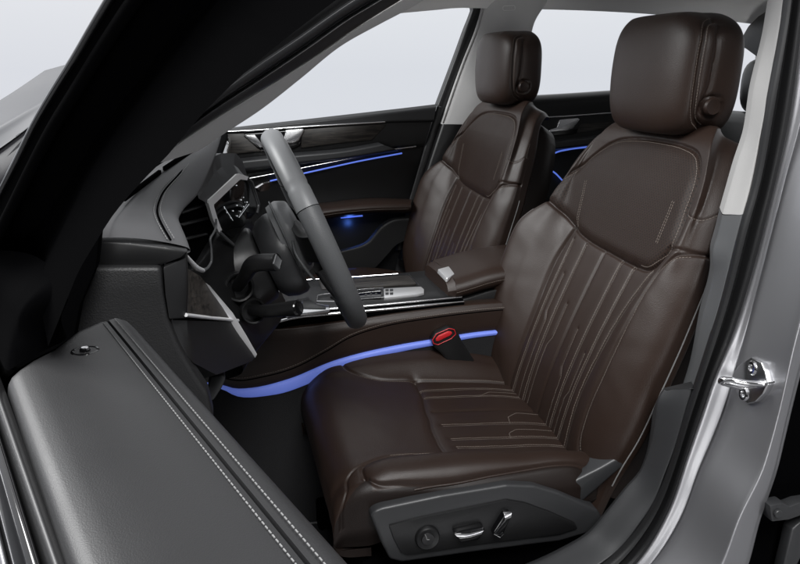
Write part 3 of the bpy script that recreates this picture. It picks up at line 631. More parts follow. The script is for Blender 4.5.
dstrip([(.045, .705), (.055, .62), (.060, .50), (.055, .30), (.03, .24), (-.06, .22)], .05, 'inner_panel', 'dash_dk', cross=30)
slab('front_edge', [DP(.16, -.09, .25), DP(.16, .02, .25), DP(.19, .025, .70), DP(.21, .02, .84), DP(.20, -.055, .84), DP(.14, -.07, .80)], Dd*.03, 'matte', door, .004)
slab('rear_edge', [DP(SE-.002, -.085, .25), DP(SE-.002, .05, .25), DP(SE-.002, .04, .72), DP(SE-.002, .03, .86), DP(SE-.002, -.06, .86), DP(SE-.002, -.085, .78)], Dd*.012, 'paint', door, .004)
# window frame: outer rim, recessed channel and inner lip, leaning inboard
th = R(15); slot = A3(.131, 1.233, .86); dsl = unit(A3(-.394, .919, 0)); nin = A3(-.919, -.394, 0)
ul = nin*math.sin(th)+A3(0, 0, math.cos(th)); nout = np.cross(dsl, ul)
def FP(a, b, off=0): return PN(a, b, slot-nout*off, nout)
def ext(c, back=.05, fwd=.42):
    c = [np.asarray(p) for p in c]; d = unit(c[-1]-c[-3]); b = unit(c[0]-c[1]); return [c[0]+b*back]+c+[c[-1]+d*fwd*.5+A3(0, 0, -.01), c[-1]+d*fwd+A3(0, 0, -.05)]
cA = ext([FP(a, b) for a, b in ((-20, 234), (0, 196), (21, 156), (38, 122), (57, 90), (78, 57), (95, 28), (112, 0))])
cA2 = ext([FP(a, b, .002) for a, b in ((-14, 236), (6, 198), (27, 158), (44, 124), (63, 92), (84, 59), (101, 30), (118, 2))])
cB0 = ext([FP(a, b, .006) for a, b in ((-6, 246), (13, 209), (32, 171), (55, 128), (79, 90), (100, 56), (120, 26), (138, 0))])
cB1 = ext([FP(a, b, .030) for a, b in ((-2, 248), (17, 211), (36, 173), (59, 130), (83, 92), (104, 58), (124, 28), (142, 2))])
cB = ext([FP(a, b, .034) for a, b in ((52, 238), (72, 196), (84, 172), (100, 147), (116, 124), (136, 97), (160, 66), (186, 33), (213, 0))])
cB2 = ext([FP(a, b, .026) for a, b in ((58, 240), (78, 198), (90, 174), (106, 149), (122, 126), (142, 99), (166, 68), (192, 35), (219, 0))])
cC = ext([FP(a, b, .030) for a, b in ((70, 292), (76, 277), (96, 242), (111, 218), (126, 199), (147, 176), (166, 157), (198, 119), (241, 76), (280, 43), (336, 0))])
cD = ext([FP(a, b, .055) for a, b in ((62, 292), (68, 277), (88, 242), (103, 218), (118, 199), (139, 176), (158, 157), (190, 119), (233, 76), (272, 43), (328, 0))])
cE = shift(cA, -nout*.06)
loft_obj('window_frame', [cE, cA, cA2, cB0, cB1, cB, cB2, cC, cD, cE], 'matte', door, n=60, angle=30)
tube('frame_trim', [p+nout*.001 for p in cA], .0022, 'gloss', door, ns=8, smooth_n=60)
tube('frame_seal', [p+nout*.001 for p in cB0], .0035, 'matte', door, ns=8, smooth_n=60)
# mirror-corner sail panel: fills the corner between belt trim and frame
bl = [DP(.16, -.066, .862), DP(.22, -.064, .866), DP(.287, -.062, .868), DP(.270, -.045, .869), DP(.2507, -.0208, .870), DP(.236, -.018, .868)]
lo = resample(bl, 24, False); hi = resample([FP(-20, 260, .004), FP(0, 250, .010), FP(20, 252, .02), FP(45, 262, .028), FP(66, 283, .032), FP(68, 300, .032)], 24)
mid = [p*.5+q*.5+nout*.004 for p, q in zip(lo, hi)]
loft_obj('sail_panel', [lo, mid, hi], 'matte', door, n=30, cross=16)
tr = MB(); tr.add(*loft([[p-nout*.004 for p in lo], [DP(.14, -.066, .80)]*3], 24)); tr.build('sail_base', 'matte', door)
# ------------------------------------------------------------------ far doors
def far_door(root, belt, y, parts): pass
pd = thing('car_door', (-.4, -.74, .25), 'closed black front passenger door with wood inlay, silver handle and blue light line', 'car door')
ORG[pd.name] = np.array((-.4, -.74, .25))
yb = -.72
# inner door skin as one moulding from belt to sill
top = [(150, 139), (230, 128), (300, 120), (370, 112), (437, 104.5)]
l1 = PL(top, -.725)
l2 = PL([(150, 143), (230, 131.5), (300, 123), (370, 115), (436, 107)], -.700)
l3 = PL([(150, 150), (230, 137), (290, 131), (360, 127), (431, 124)], -.690)
l4 = PL([(150, 168), (230, 158), (300, 150), (370, 146), (425, 143)], -.695)
l5 = PL([(150, 190), (230, 178), (300, 168), (370, 158), (423, 150)], -.705)
l6 = PL([(150, 240), (230, 230), (300, 215), (370, 205), (410, 203)], -.720)
l7 = PL([(150, 330), (230, 320), (300, 310), (370, 300), (392, 300)], -.720)
l8 = [p*A3(1, 1, 0)+A3(0, 0, .10) for p in l7]
loft_obj('door_panel', [shift(l1, A3(0, -.03, -.002)), l1, l2, l3, l4, l5, l6, l7, l8], 'plastic', pd, n=50, cross=70)
slab('door_shell', [A3(.05, -.76, .12), A3(-.64, -.76, .12), A3(-.685, -.755, .6), A3(-.705, -.745, .93), A3(-.3, -.745, .90), A3(.05, -.745, .85)], A3(0, -.05, 0), 'paint', pd, .01)
loft_obj('belt_trim', [PL([(226, 128.5), (300, 120), (370, 112), (437, 104)], -.70), PL([(226, 131), (300, 123.5), (370, 116), (436, 109)], -.682), PL([(226, 133), (300, 127), (370, 121.5), (434, 119)], -.682), PL([(226, 135), (300, 129), (370, 124), (433, 122)], -.69)], 'plastic_gr', pd, n=40, cross=16)
tube('chrome_strip', PL([(224, 131.8), (255, 130.2), (287, 127.8), (340, 124.6), (385, 122)], -.678), .0028, 'chrome', pd, ns=8, smooth_n=40)
slab('wood_inlay', PL([(302, 129.5), (345, 126.3), (387, 124.2), (380, 132), (372, 140), (335, 143.5), (301, 148)], -.683), A3(0, -.02, 0), 'wood', pd, .002)
slab('wood_inlay', PL([(224, 134), (244, 133), (257, 148), (262, 151), (226, 155)], -.683), A3(0, -.02, 0), 'wood', pd, .002)
hd = slab('door_handle', PL([(286, 130), (303, 128.6), (305, 130), (299, 141), (294, 143.5), (280, 144.5), (278, 142.5), (284, 140)], -.672), A3(0, -.012, 0), 'chrome', pd, .003, 3)
slab('handle_bezel', PL([(240, 135), (244, 133.5), (306, 128.5), (309, 129), (300, 146), (294, 149), (262, 152), (256, 149)], -.684), A3(0, -.012, 0), 'gloss', pd, .004, 3)
slab('handle_switch', PL([(244, 135.5), (255, 134.6), (262, 143.5), (263, 148), (258, 147.5)], -.675), A3(0, -.012, 0), 'chrome', pd, .002)
loft_obj('armrest_ledge', [PL([(225, 160), (260, 156), (300, 152), (345, 148), (378, 142)], -.69), PL([(225, 164), (260, 160.5), (300, 156.5), (345, 152), (384, 145)], -.672), PL([(225, 170), (260, 167), (300, 162), (345, 157), (395, 149)], -.672), PL([(225, 175), (260, 172), (300, 166), (345, 160), (400, 152)], -.70)], 'plastic_gr', pd, n=40, cross=16)
tube('chrome_strip', PL([(225, 183), (262, 176), (303, 167.8), (350, 158.5), (390, 150), (416, 146.5)], -.688), .0026, 'chrome', pd, ns=8, smooth_n=40)
tube('light_line', PL([(270, 181), (303, 173.5), (330, 167.5), (356, 161.8), (402, 153.2)], -.692), .0024, 'led2', pd, ns=8, smooth_n=40)
ar = loft_obj('door_armrest', [PL([(268, 222), (300, 206), (330, 202), (370, 198), (412, 199)], -.715), PL([(268, 222), (300, 208), (330, 205), (370, 201), (412, 200)], -.66), PL([(268, 226), (300, 214), (330, 209), (370, 205), (411, 204)], -.62), PL([(268, 232), (300, 220), (330, 214), (370, 210), (411, 209)], -.615), PL([(268, 238), (300, 226), (330, 219), (370, 214), (410, 213)], -.64), PL([(268, 238), (300, 226), (330, 219), (370, 214), (410, 213)], -.715)], 'leather', pd, n=50, cross=40)
mb = MB(); dashes(mb, resample(PL([(300, 220), (330, 214.5), (370, 210), (409, 209)], -.6135), 60), A3(0, 1, .4)); mb.build('stitching', 'thread', ar, smooth=False)
loft_obj('door_pocket', [PL([(300, 258), (325, 252), (343, 249), (366, 241), (381, 224), (392, 218), (409, 216)], -.66), PL([(300, 261), (325, 256), (344, 252), (369, 244), (384, 228), (394, 222), (409, 220)], -.645), PL([(300, 290), (325, 285), (345, 280), (372, 270), (387, 255), (396, 245), (406, 240)], -.645)], 'dash_dk', pd, n=50, cross=20)
slab('pocket_light', PL([(340, 216), (362, 214), (363, 216.5), (341, 218.5)], -.705), A3(0, -.006, 0), 'led2', pd, .001)
slab('window_pane', [A3(.02, -.735, .86), A3(-.70, -.735, .945), A3(-.80, -.672, 1.245), A3(-.62, -.668, 1.25), A3(-.36, -.68, 1.19)], A3(0, -.004, 0), 'glass', pd, 0)
fr0 = PL([(437, 106), (446, 82), (458, 50), (466, 28), (471.5, 14), (473, 9), (471, 5.5), (464, 3.5), (440, 0), (415, -6)], -.70); fr1 = PL([(445, 108), (453, 86), (466, 55), (474, 35), (480, 19), (482.5, 10), (479, 0), (466, -5), (440, -9), (415, -14)], -.70)
def inset(c, v): return shift(c, v)
loft_obj('window_frame', [inset(fr0, A3(0, -.03, 0)), fr0, inset(mixc(fr0, fr1, .5), A3(0, .006, 0)), fr1, inset(fr1, A3(0, -.03, 0))], 'rubber', pd, n=70, cross=20)
loft_obj('window_frame', [PL([(437, 106), (424, 150), (405, 215), (395, 250)], -.70), PL([(441, 107), (428, 150), (409, 215), (399, 250)], -.69), PL([(446, 108), (434, 150), (415, 215), (405, 250)], -.70)], 'rubber', pd, n=40)

rd = thing('car_door', (-1.2, -.74, .25), 'closed black rear passenger door seen between the two front seats', 'car door')
t0 = PL([(500, 97), (545, 95), (608, 91), (700, 84)], -.72); t1 = PL([(500, 104), (545, 102), (608, 97), (700, 90)], -.69); t2 = PL([(500, 118), (545, 115), (608, 111.5), (700, 105)], -.685); t3 = PL([(500, 145), (545, 141), (608, 136), (700, 130)], -.69); t4 = PL([(500, 190), (545, 185), (608, 180), (700, 175)], -.71); t5 = [p*A3(1, 1, 0)+A3(0, 0, .12) for p in t4]
loft_obj('door_panel', [shift(t0, A3(0, -.03, 0)), t0, t1, t2, t3, t4, t5], 'plastic', rd, n=50, cross=50)
slab('door_shell', [A3(-.72, -.76, .12), A3(-1.75, -.76, .12), A3(-1.75, -.745, .95), A3(-.75, -.745, .92)], A3(0, -.05, 0), 'paint', rd, .01)
tube('light_line', PL([(520, 118.5), (545, 117.4), (580, 115.2), (612, 112.8), (640, 111)], -.682), .0026, 'chrome', rd, ns=8, smooth_n=30)
slab('wood_inlay', PL([(583, 118), (625, 115), (640, 126), (612, 128), (576, 133)], -.686), A3(0, -.02, 0), 'wood', rd, .002)
slab('handle_bezel', PL([(548, 119), (586, 116.5), (588, 118), (578, 133), (572, 135), (546, 137)], -.687), A3(0, -.012, 0), 'gloss', rd, .004, 3)
slab('door_handle', PL([(560, 119.6), (578, 118), (580, 119.4), (573, 128.5), (567, 131), (549, 132.5), (549, 130), (557, 127.5)], -.676), A3(0, -.010, 0), 'chrome', rd, .003, 3)
tube('light_line', PL([(550, 156), (556, 152.5), (568, 149.5), (587, 147), (610, 144)], -.69), .0028, 'led2', rd, ns=8, smooth_n=30)
tube('light_line', PL([(549, 169), (555, 173), (562, 180), (575, 192)], -.69), .0026, 'led2', rd, ns=8, smooth_n=30)
loft_obj('armrest_ledge', [PL([(545, 141), (580, 137), (620, 132)], -.69), PL([(545, 144), (580, 140), (620, 135)], -.675), PL([(545, 149), (580, 145), (620, 140)], -.675), PL([(545, 153), (580, 148), (620, 143)], -.70)], 'plastic_gr', rd, n=30, cross=14)
slab('window_pane', [A3(-.93, -.735, .955), A3(-1.75, -.735, .985), A3(-1.70, -.672, 1.18), A3(-1.4, -.668, 1.24), A3(-1.0, -.668, 1.26), A3(-.93, -.69, 1.20)], A3(0, -.004, 0), 'glass', rd, 0)
q0 = PL([(522, 98), (525, 60), (527, 36), (532, 20), (540, 6), (545, 2.5), (575, 2.8), (609, 6), (640, 10), (690, 18), (720, 26)], -.69)
q1 = PL([(512, 98), (515, 60), (518, 34), (524, 16), (535, 0), (545, -5), (575, -4), (609, -1), (640, 3), (690, 10), (722, 16)], -.69)
loft_obj('window_frame', [shift(q0, A3(0, -.03, 0)), q0, shift(mixc(q0, q1, .5), A3(0, .004, 0)), q1, shift(q1, A3(0, -.03, 0))], 'fabric_a', rd, n=60, cross=14)

# rear bench
rs = thing('rear_seat', (-1.5, 0, .06), 'dark rear bench seat behind the driver headrest', 'car seat')
slab('backrest', [A3(-1.42, -.62, .35), A3(-1.42, .62, .35), A3(-1.58, .60, .93), A3(-1.58, -.60, .93)], A3(-.14, 0, -.02), 'plastic', rs, .04, 4)
slab('seat_cushion', [A3(-1.02, -.62, .10), A3(-1.02, .62, .10), A3(-1.02, .62, .34), A3(-1.02, -.62, .34)], A3(-.5, 0, -.02), 'plastic', rs, .04, 4)
for y in (-.36, .36):
    V = []; n1, n2 = 24, 16
    for i in range(n2):
        a = -math.pi/2+math.pi*i/(n2-1)
        for j in range(n1):
            t = 2*math.pi*j/n1; c = abs(math.cos(a))**.4
            V.append(A3(-1.66+.06*c*np.sign(math.cos(t))*abs(math.cos(t))**.7, y+.13*c*np.sign(math.sin(t))*abs(math.sin(t))**.7, 1.0+.085*np.sign(math.sin(a))*abs(math.sin(a))**.7))
    mesh('headrest', V, gridfaces(n2, n1, True), 'plastic', rs)

# ------------------------------------------------------------------ dashboard
dash = thing('dashboard', (.15, 0, .45), 'grey stitched dashboard top with instrument display, air vent and black knee panel', 'dashboard')
fe = [(190, 249.5, .705), (186, 238, .68), (181, 226, .655), (178.5, 218, .63), (182, 210, .605), (198, 192, .54), (207, 174.5, .49), (216, 153, .44), (221.5, 134, .39), (220, 134, .36)]
be = [(100, 238, .722), (104, 226, .70), (118, 208, .655), (140, 186, .60), (165, 168, .54), (190, 151, .47), (207, 137, .40), (208, 136, .36)]
f_, b_ = PL(fe, 0), PL(be, 0)
top_c = [shift(mixc(f_, b_, 0), A3(.08, .0, -.010)), shift(mixc(f_, b_, 0), A3(.004, 0, -.005)), mixc(f_, b_, 0), shift(mixc(f_, b_, .12), A3(0, 0, .004)), shift(mixc(f_, b_, .5), A3(0, 0, .006)), shift(mixc(f_, b_, .85), A3(0, 0, .003)), mixc(f_, b_, 1), shift(mixc(f_, b_, 1), A3(.14, 0, -.008)), shift(mixc(f_, b_, 1), A3(.25, 0, -.03))]
dt = loft_obj('dash_top', top_c, 'dash', dash, n=80, cross=60)
mb = MB(); mv = MB()
stl = resample(PL([(196, 154, .455), (180, 176, .535), (161, 200, .61), (157.5, 214, .645), (164, 231, .685), (171, 243, .705)], 0), 90)+A3(0, 0, .0045)
for o in (-.004, .004): dashes(mb, stl+A3(o*1.0, o*.6, .001), unit(A3(-.2, .5, .8)))
mb.build('stitching', 'thread_lt', dt, smooth=False)
mv.add(*tube_geo(stl+A3(0, 0, -.0005), .0014, 6)); mv.build('trim_seam', 'matte', dt)
# demister slots
for a in (((126, 205, .662), (162, 177, .56)), ((166, 174, .552), (198, 152, .46))):
    for off in (0, 1):
        p, q = PL(a, 0); dxy = A3(.016, .004, .004)*off; w = A3(.004, .002, 0)
        slab('demister_slot', [p+dxy+A3(0, 0, .010), q+dxy+A3(0, 0, .010), q+dxy+w+A3(0, 0, .011), p+dxy+w+A3(0, 0, .011)], A3(0, 0, -.006), 'matte', dash, .0008)
# end lip, end panel and corner trim facing the open door
slab('end_lip', PL([(97, 241), (130, 243), (165, 247), (188, 252), (181, 258), (163, 265), (130, 266), (92, 266)], .724), A3(0, -.05, 0), 'plastic', dash, .003)
slab('end_panel', PL([(90, 267), (130, 267), (161, 267), (163, 292), (168, 320), (178, 345), (192, 370), (208, 394), (214, 420), (205, 470), (120, 470), (40, 420), (50, 330), (70, 290)], .735), A3(0, -.04, 0), 'dash_dk', dash, .006, 3)
slab('corner_trim', [P(163, 267, .733), P(175, 262, .722), P(187, 257, .712), P(188, 290, .712), P(187, 319, .712), P(169, 320, .733), P(165, 295, .733)], A3(.0, -.03, 0), 'plastic', dash, .003)
kp_ = [P(168, 320, .716), P(187, 320.5, .700), P(238, 322, .50), P(257, 354, .47), P(252, 361, .50), P(230, 371, .60), P(207, 378, .69), P(192, 362, .716), P(178, 343, .718)]
loft_obj('knee_panel', [[p+A3(.06, -.02, .0) for p in kp_[0:4]], kp_[0:4], [kp_[0]*.5+kp_[8]*.5, kp_[1]*.45+kp_[7]*.55, kp_[2]*.5+kp_[5]*.5, kp_[3]*.6+kp_[4]*.4], [kp_[8], kp_[7], kp_[6]*.6+kp_[5]*.4, kp_[4]], [kp_[8]+A3(.05, -.03, -.02), kp_[7]+A3(.08, -.03, -.03), kp_[6]+A3(.08, -.03, -.03), kp_[4]+A3(.08, -.03, -.03)]], 'plastic', dash, n=24, angle=25, straight=True)
tube('knee_trim', [P(186, 315, .715), P(210, 317.8, .612), P(238, 320.5, .505)], .0026, 'bright_trim', dash, ns=8)
mb = MB(); q = [P(187, 268, .70), P(200, 276, .60), P(205, 283, .57), P(238, 320, .497), P(187, 317, .70)]; mb.add(q+[p+A3(.03, -.02, 0) for p in q], [(0, 1, 2, 3, 4)]+[(i, (i+1) % 5, 5+(i+1) % 5, 5+i) for i in range(5)]); mb.build('wood_inlay', 'wood', dash, angle=30)
bl = [p+A3(0, .016, .002) for p in (P(203, 279, .572), P(210, 284, .57), P(233, 311, .52), P(246.5, 333.5, .49), P(257, 352, .468), P(255, 356, .468), P(248, 349, .475), P(227, 322, .515), P(213, 301, .545))]
slab('silver_blade', bl, A3(.012, -.024, -.004), 'bright_trim', dash, .0015)
slab('bonnet_release', PL([(208, 388), (211, 377), (222, 375), (226, 378), (222, 388), (214, 400), (209, 402)], .60), A3(0, -.03, 0), 'plastic_gr', dash, .003)
# air vent: dark cavity with vanes, framed below by a silver lip
def vy(x_): return float(np.interp(x_, [170, 180, 204, 218], [.70, .66, .55, .49]))
def VP(px, dx_=0., dy_=0.): return [P(a_, b_, vy(a_)+dy_)+A3(dx_, 0, 0) for a_, b_ in px]
vent = slab('air_vent', VP([(181, 212), (186, 207), (200, 193), (214, 196), (216, 206), (217, 232), (213, 246), (211, 261), (205, 269), (196, 267), (186, 256), (176, 236)], 0, -.075), A3(.05, -.01, 0), 'matte', dash, 0)
for a_ in (((183, 214), (209, 205)), ((184, 226), (210, 219)), ((188, 240), (208, 235))):
    p, q = VP(a_, 0, -.06); slab('vent_vane', [p, q, q+A3(.012, 0, .004), p+A3(.012, 0, .004)], A3(0, 0, .0025), 'plastic', vent, .0006)
tube('vent_trim', VP([(185.5, 253.5), (191, 261.5), (197, 268), (203, 270.5)]), [.0012, .0032, .0042, .0032], 'bright_trim', dash, ns=10, smooth_n=24)
tube('vent_trim', VP([(203, 270.5), (208, 267.5), (211.3, 261), (211.2, 248), (210.2, 239.5), (214, 232), (216.2, 225.5), (216, 219)]), [.0034, .0024, .0020, .0018, .0018, .0018, .0018, .0016], 'plastic_mid', dash, ns=10, smooth_n=50)
# instrument hood lining and display
hx = [(209, 200, .49), (237, 174, .385), (247, 176, .36), (252, 183, .34), (259, 205, .31), (256, 214, .32), (232, 240, .42), (222, 234, .45), (213, 222, .475)]
h3 = PL(hx, 0); c3 = np.mean(h3, 0); nh = unit(np.cross(h3[1]-h3[0], h3[6]-h3[0])); nh = nh if nh[0] < 0 else -nh
h3 = [p-nh*((p-c3)@nh) for p in h3]
scr = slab('instrument_display', [c3+(p-c3)*.96 for p in h3], -nh*.012, 'gloss', dash, .001)
def onscr(a, b, o=.0008): return PN(a, b, c3+nh*o, nh)
def fb(pts, dy): return [onscr(*q)+A3(0, dy, 0) for q in pts]
F0 = [(219, 231), (213.5, 219), (208.5, 202), (209, 199), (236.5, 173.5), (240, 173), (248, 176)]
F1 = [(222, 229), (217.5, 217), (214, 205.5), (214, 203.5), (239, 179.5), (241, 178.5), (247, 179.5)]
hA = [P(197, 193, .545), P(207, 174.5, .488), P(215, 156, .437), P(221, 153.2, .40), P(236, 153.2, .36), P(242.5, 161, .335), P(247, 175, .32)]
hB = fb([(208.5, 202.5), (216, 193), (223, 186.5), (230, 180), (236.5, 174), (240, 173.5), (248, 176.5)], .010)
hM = [p*.5+q*.5+A3(.006, 0, 0) for p, q in zip(hA, hB)]
loft_obj('display_hood', [shift(hA, A3(.06, 0, .0)), hA, hM, shift(hB, A3(.002, -.002, 0))], 'plastic_gr', dash, n=60, angle=25, straight=True)
mb = MB(); A_ = fb(F0, .010); B_ = fb(F1, .010); n = len(A_)
back_ = [p+A3(.005, -.006, 0) for p in A_]; in_ = [p+A3(.012, -.014, 0) for p in B_]
mb.add(back_+A_+B_+in_, [(k_*n+i, k_*n+i+1, (k_+1)*n+i+1, (k_+1)*n+i) for k_ in range(3) for i in range(n-1)]); mb.build('display_frame', 'bright_trim', dash, angle=20)
tube('display_frame', fb([(247, 177), (252, 182), (259, 204), (257, 213)], .004), .0024, 'plastic_mid', dash, ns=8)
tube('display_frame', fb([(219, 231), (226, 238), (233, 244)], .006), .0030, 'plastic_mid', dash, ns=8)
def mark(a, b, w, h):
    w *= .62; h *= .62; mb = MB()
    mb.add(*slab_geo([onscr(a-w, b-h*.3), onscr(a, b-h), onscr(a+w, b), onscr(a, b+h*.6)], nh*.0004, 0)); mb.build('display_icon', 'icon', scr, smooth=False)
for a, b, w, h in ((236.5, 185.5, 1.3, 1.2), (224.5, 208, .5, 2.6), (227, 212.5, .5, 2.2), (231, 218, 1.0, 1.0), (233, 211, 1.3, 1.4), (237, 205.5, 1.2, 1.4), (241, 200, 1.2, 1.6), (243.5, 197.5, .7, 1.2), (237, 216, 1.0, 1.4), (240.3, 211.5, 1.0, 1.4), (243.6, 206.8, 1.0, 1.4), (247, 202.3, 1.2, 1.5)): mark(a, b, w, h)
for a, b in (((224, 206.5), (233, 220.5)), ((239, 217.5), (249, 204))): tube('display_scale', [onscr(*a), onscr(*b)], .0004, 'icon', scr, ns=4)
# lower dash around the column, and the passenger side
lw = [[P(205, 275, .57), P(222, 262, .52), P(236, 240, .46), P(250, 226, .40), P(262, 214, .30)], [P(212, 292, .57), P(226, 280, .52), P(244, 262, .46), P(262, 246, .40), P(275, 232, .30)], [P(236, 318, .52), P(246, 306, .50), P(262, 294, .44), P(280, 280, .38), P(290, 268, .28)], [P(256, 352, .47), P(264, 338, .46), P(280, 322, .40), P(292, 306, .34), P(300, 292, .26)], [P(262, 372, .44), P(272, 356, .42), P(286, 338, .38), P(298, 322, .32), P(304, 308, .26)]]
lw = [[p+A3(.035, 0, 0) for p in r] for r in lw]
loft_obj('lower_panel', [shift(lw[0], A3(.12, 0, 0))]+lw+[shift(lw[-1], A3(.2, 0, -.02))], 'plastic', dash, n=40, cross=50)
# passenger-side fascia with gloss band and far vent
def dx(y): return np.interp(y, [-.72, -.5, -.2, .1, .3], [-.052, -.045, -.03, -.015, .0])
ys = np.linspace(-.715, .30, 24)
def fas(pts): return [[A3(dx(y)+x, y, z) for y in ys] for x, z in pts]
loft_obj('passenger_fascia', fas([(.45, .90), (.25, .90), (.06, .885), (.02, .872), (.012, .862)]), 'matte', dash, n=30, cross=20)
loft_obj('fascia_band', fas([(.014, .862), (.004, .850), (.004, .80), (.012, .765)]), 'gloss', dash, n=30, cross=16)
loft_obj('fascia_ledge', fas([(.014, .770), (-.006, .764), (-.012, .752), (-.006, .742), (.02, .735)]), 'plastic_gr', dash, n=30, cross=16)
loft_obj('glovebox', fas([(.014, .738), (.008, .70), (.03, .56), (.10, .45), (.30, .40)]), 'plastic', dash, n=30, cross=16)
slab('vent_trim', PL([(257, 188, -.5), (264, 183.5, -.52), (272, 182, -.56), (274, 184, -.58), (268, 190.5, -.56), (260, 192, -.52)], 0), A3(.01, -.01, 0), 'chrome', dash, .0015)
# ------------------------------------------------------------------ steering column with stalks
colm = thing('steering_column', (-.02, .37, .60), 'black steering column shroud with two control stalks left of the wheel', 'steering column')
WC = A3(-.16, .37, .775); WU = unit(A3(.146, 0, .356)); WN = unit(np.cross(A3(0, 1, 0), WU)); WN = WN if WN[0] < 0 else -WN     # toward driver
WY = A3(0, 1, 0)
def WP(u, v, n=0): return WC+WY*u+WU*v+WN*n
def ring(rx, ry, n, cv=0, k=28, e=.8): return [WP(rx*np.sign(math.cos(t))*abs(math.cos(t))**e, cv+ry*np.sign(math.sin(t))*abs(math.sin(t))**e, n) for t in np.linspace(0, 2*math.pi, k)]
loft_obj('column_shroud', [ring(.0, .0, -.100, -.01), ring(.060, .060, -.100, -.01), ring(.066, .066, -.106, -.01), ring(.070, .072, -.15, -.012), ring(.075, .085, -.20, -.02), ring(.09, .10, -.27, -.03)], 'plastic', colm, n=40, angle=50)
nn = unit(A3(-.25, .95, .1))
for px, yt, rad, cr_, cap_r, sides in (([(239, 287), (245, 276), (254, 264), (277, 262)], .545, [.010, .0105, .0135, .0135], .0235, .0128, 4), ([(253.5, 311), (266, 311), (282, 309.5), (298, 308)], .54, [.009, .0105, .0115, .0130], .0205, .0122, 32)):
    b0 = P(px[0][0], px[0][1], .462)
    col_ = disc('stalk_collar', b0-nn*.014, nn, cr_, .018, 'plastic', colm, prof=((1.06, 0), (1.06, .9), (1.0, 1.0), (.88, .95), (.80, .25), (0, .2)), ns=48)
    pts = [b0-nn*.008]+[P(a_, b_, .462+(yt-.462)*k_) for (a_, b_), k_ in zip(px[1:], (.35, .7, 1.0))]
    st_ = tube('control_stalk', pts, rad, 'plastic', colm, ns=18, smooth_n=30)
    d_ = unit(pts[-1]-pts[-2]); disc('stalk_cap', pts[-1]-d_*.002, d_, cap_r, .004, 'plastic_mid' if sides == 4 else 'gloss', st_, ns=sides, prof=((1, 0), (1, .6), (.88, 1), (.7, .7), (0, .7)))
# ------------------------------------------------------------------ steering wheel
wh = thing('steering_wheel', (-.16, .37, .58), 'grey leather steering wheel seen edge on in front of the driver seat', 'steering wheel')
Rr, rr_ = .1765, .0172
def rim_c(t, k=1.0):
    u, v = math.cos(t)*Rr*k, math.sin(t)*Rr*k
    if v < -.8*Rr: v = -.8*Rr-(abs(v)-.8*Rr)*.55
    return WP(u, v*1.0)
V = []; n1, n2 = 200, 24
for i in range(n1):
    t = 2*math.pi*i/n1; c = rim_c(t); tg = unit(rim_c(t+.01)-rim_c(t-.01)); out = unit(np.cross(tg, WN))
    a_ = math.degrees(t) % 360; thick = rr_*(1.0+.015*math.exp(-((abs((a_+180) % 360-180)-25)/10)**2))
    sm = 1-.07*sum(math.exp(-((((a_-s+180) % 360)-180)/.55)**2) for s in (38, -24, 142, 204))
    for j in range(n2):
        g = 2*math.pi*j/n2; V.append(c+(out*math.cos(g)*.95+WN*math.sin(g)*1.06)*thick*sm)
RF = gridfaces(n1, n2, True, True); RV = np.array(V)
def rim_part(name, ma, lo, hi, par):
    q = [f for k_, f in enumerate(RF) if lo <= ((k_//n2)/n1*360+90) % 360 < hi]
    u = sorted({i for f in q for i in f}); mp_ = {v: i for i, v in enumerate(u)}
    return mesh(name, RV[u], [tuple(mp_[i] for i in f) for f in q], ma, par)
rim = rim_part('rim', 'wheel', 115, 245, wh)                      # smooth upper arc
rim_part('rim_grip', 'wheel_grip', 0, 115, wh); rim_part('rim_grip', 'wheel_grip', 245, 360.1, wh)
for a_ in (25, 155):
    t = R(a_); c = rim_c(t); tg = unit(rim_c(t+.01)-rim_c(t-.01)); out = unit(np.cross(tg, WN))
    tube('rim_seam', [c+(out*math.cos(g)*.96+WN*math.sin(g)*1.07)*rr_ for g in np.linspace(0, 2*math.pi, 30, endpoint=False)], .0006, 'matte', rim, ns=6, closed=True)
loft_obj('hub_cover', [ring(.066, .056, -.098, -.012), ring(.080, .068, -.088, -.012), ring(.086, .074, -.070, -.012), ring(.086, .074, -.055, -.012), ring(.082, .070, -.048, -.012), ring(.0, .0, -.048, -.012)], 'plastic_gr', wh, n=50, cross=0, angle=60)
loft_obj('airbag_cover', [ring(.080, .058, -.060, .012, e=.65), ring(.084, .062, -.040, .012, e=.65), ring(.078, .056, -.026, .012, e=.65), ring(.06, .04, -.020, .012, e=.7), ring(0, 0, -.018, .012)], 'wheel', wh, n=60, cross=30)
tube('airbag_trim', ring(.086, .064, -.050, .012, e=.65), .0016, 'plastic_mid', wh, ns=8)
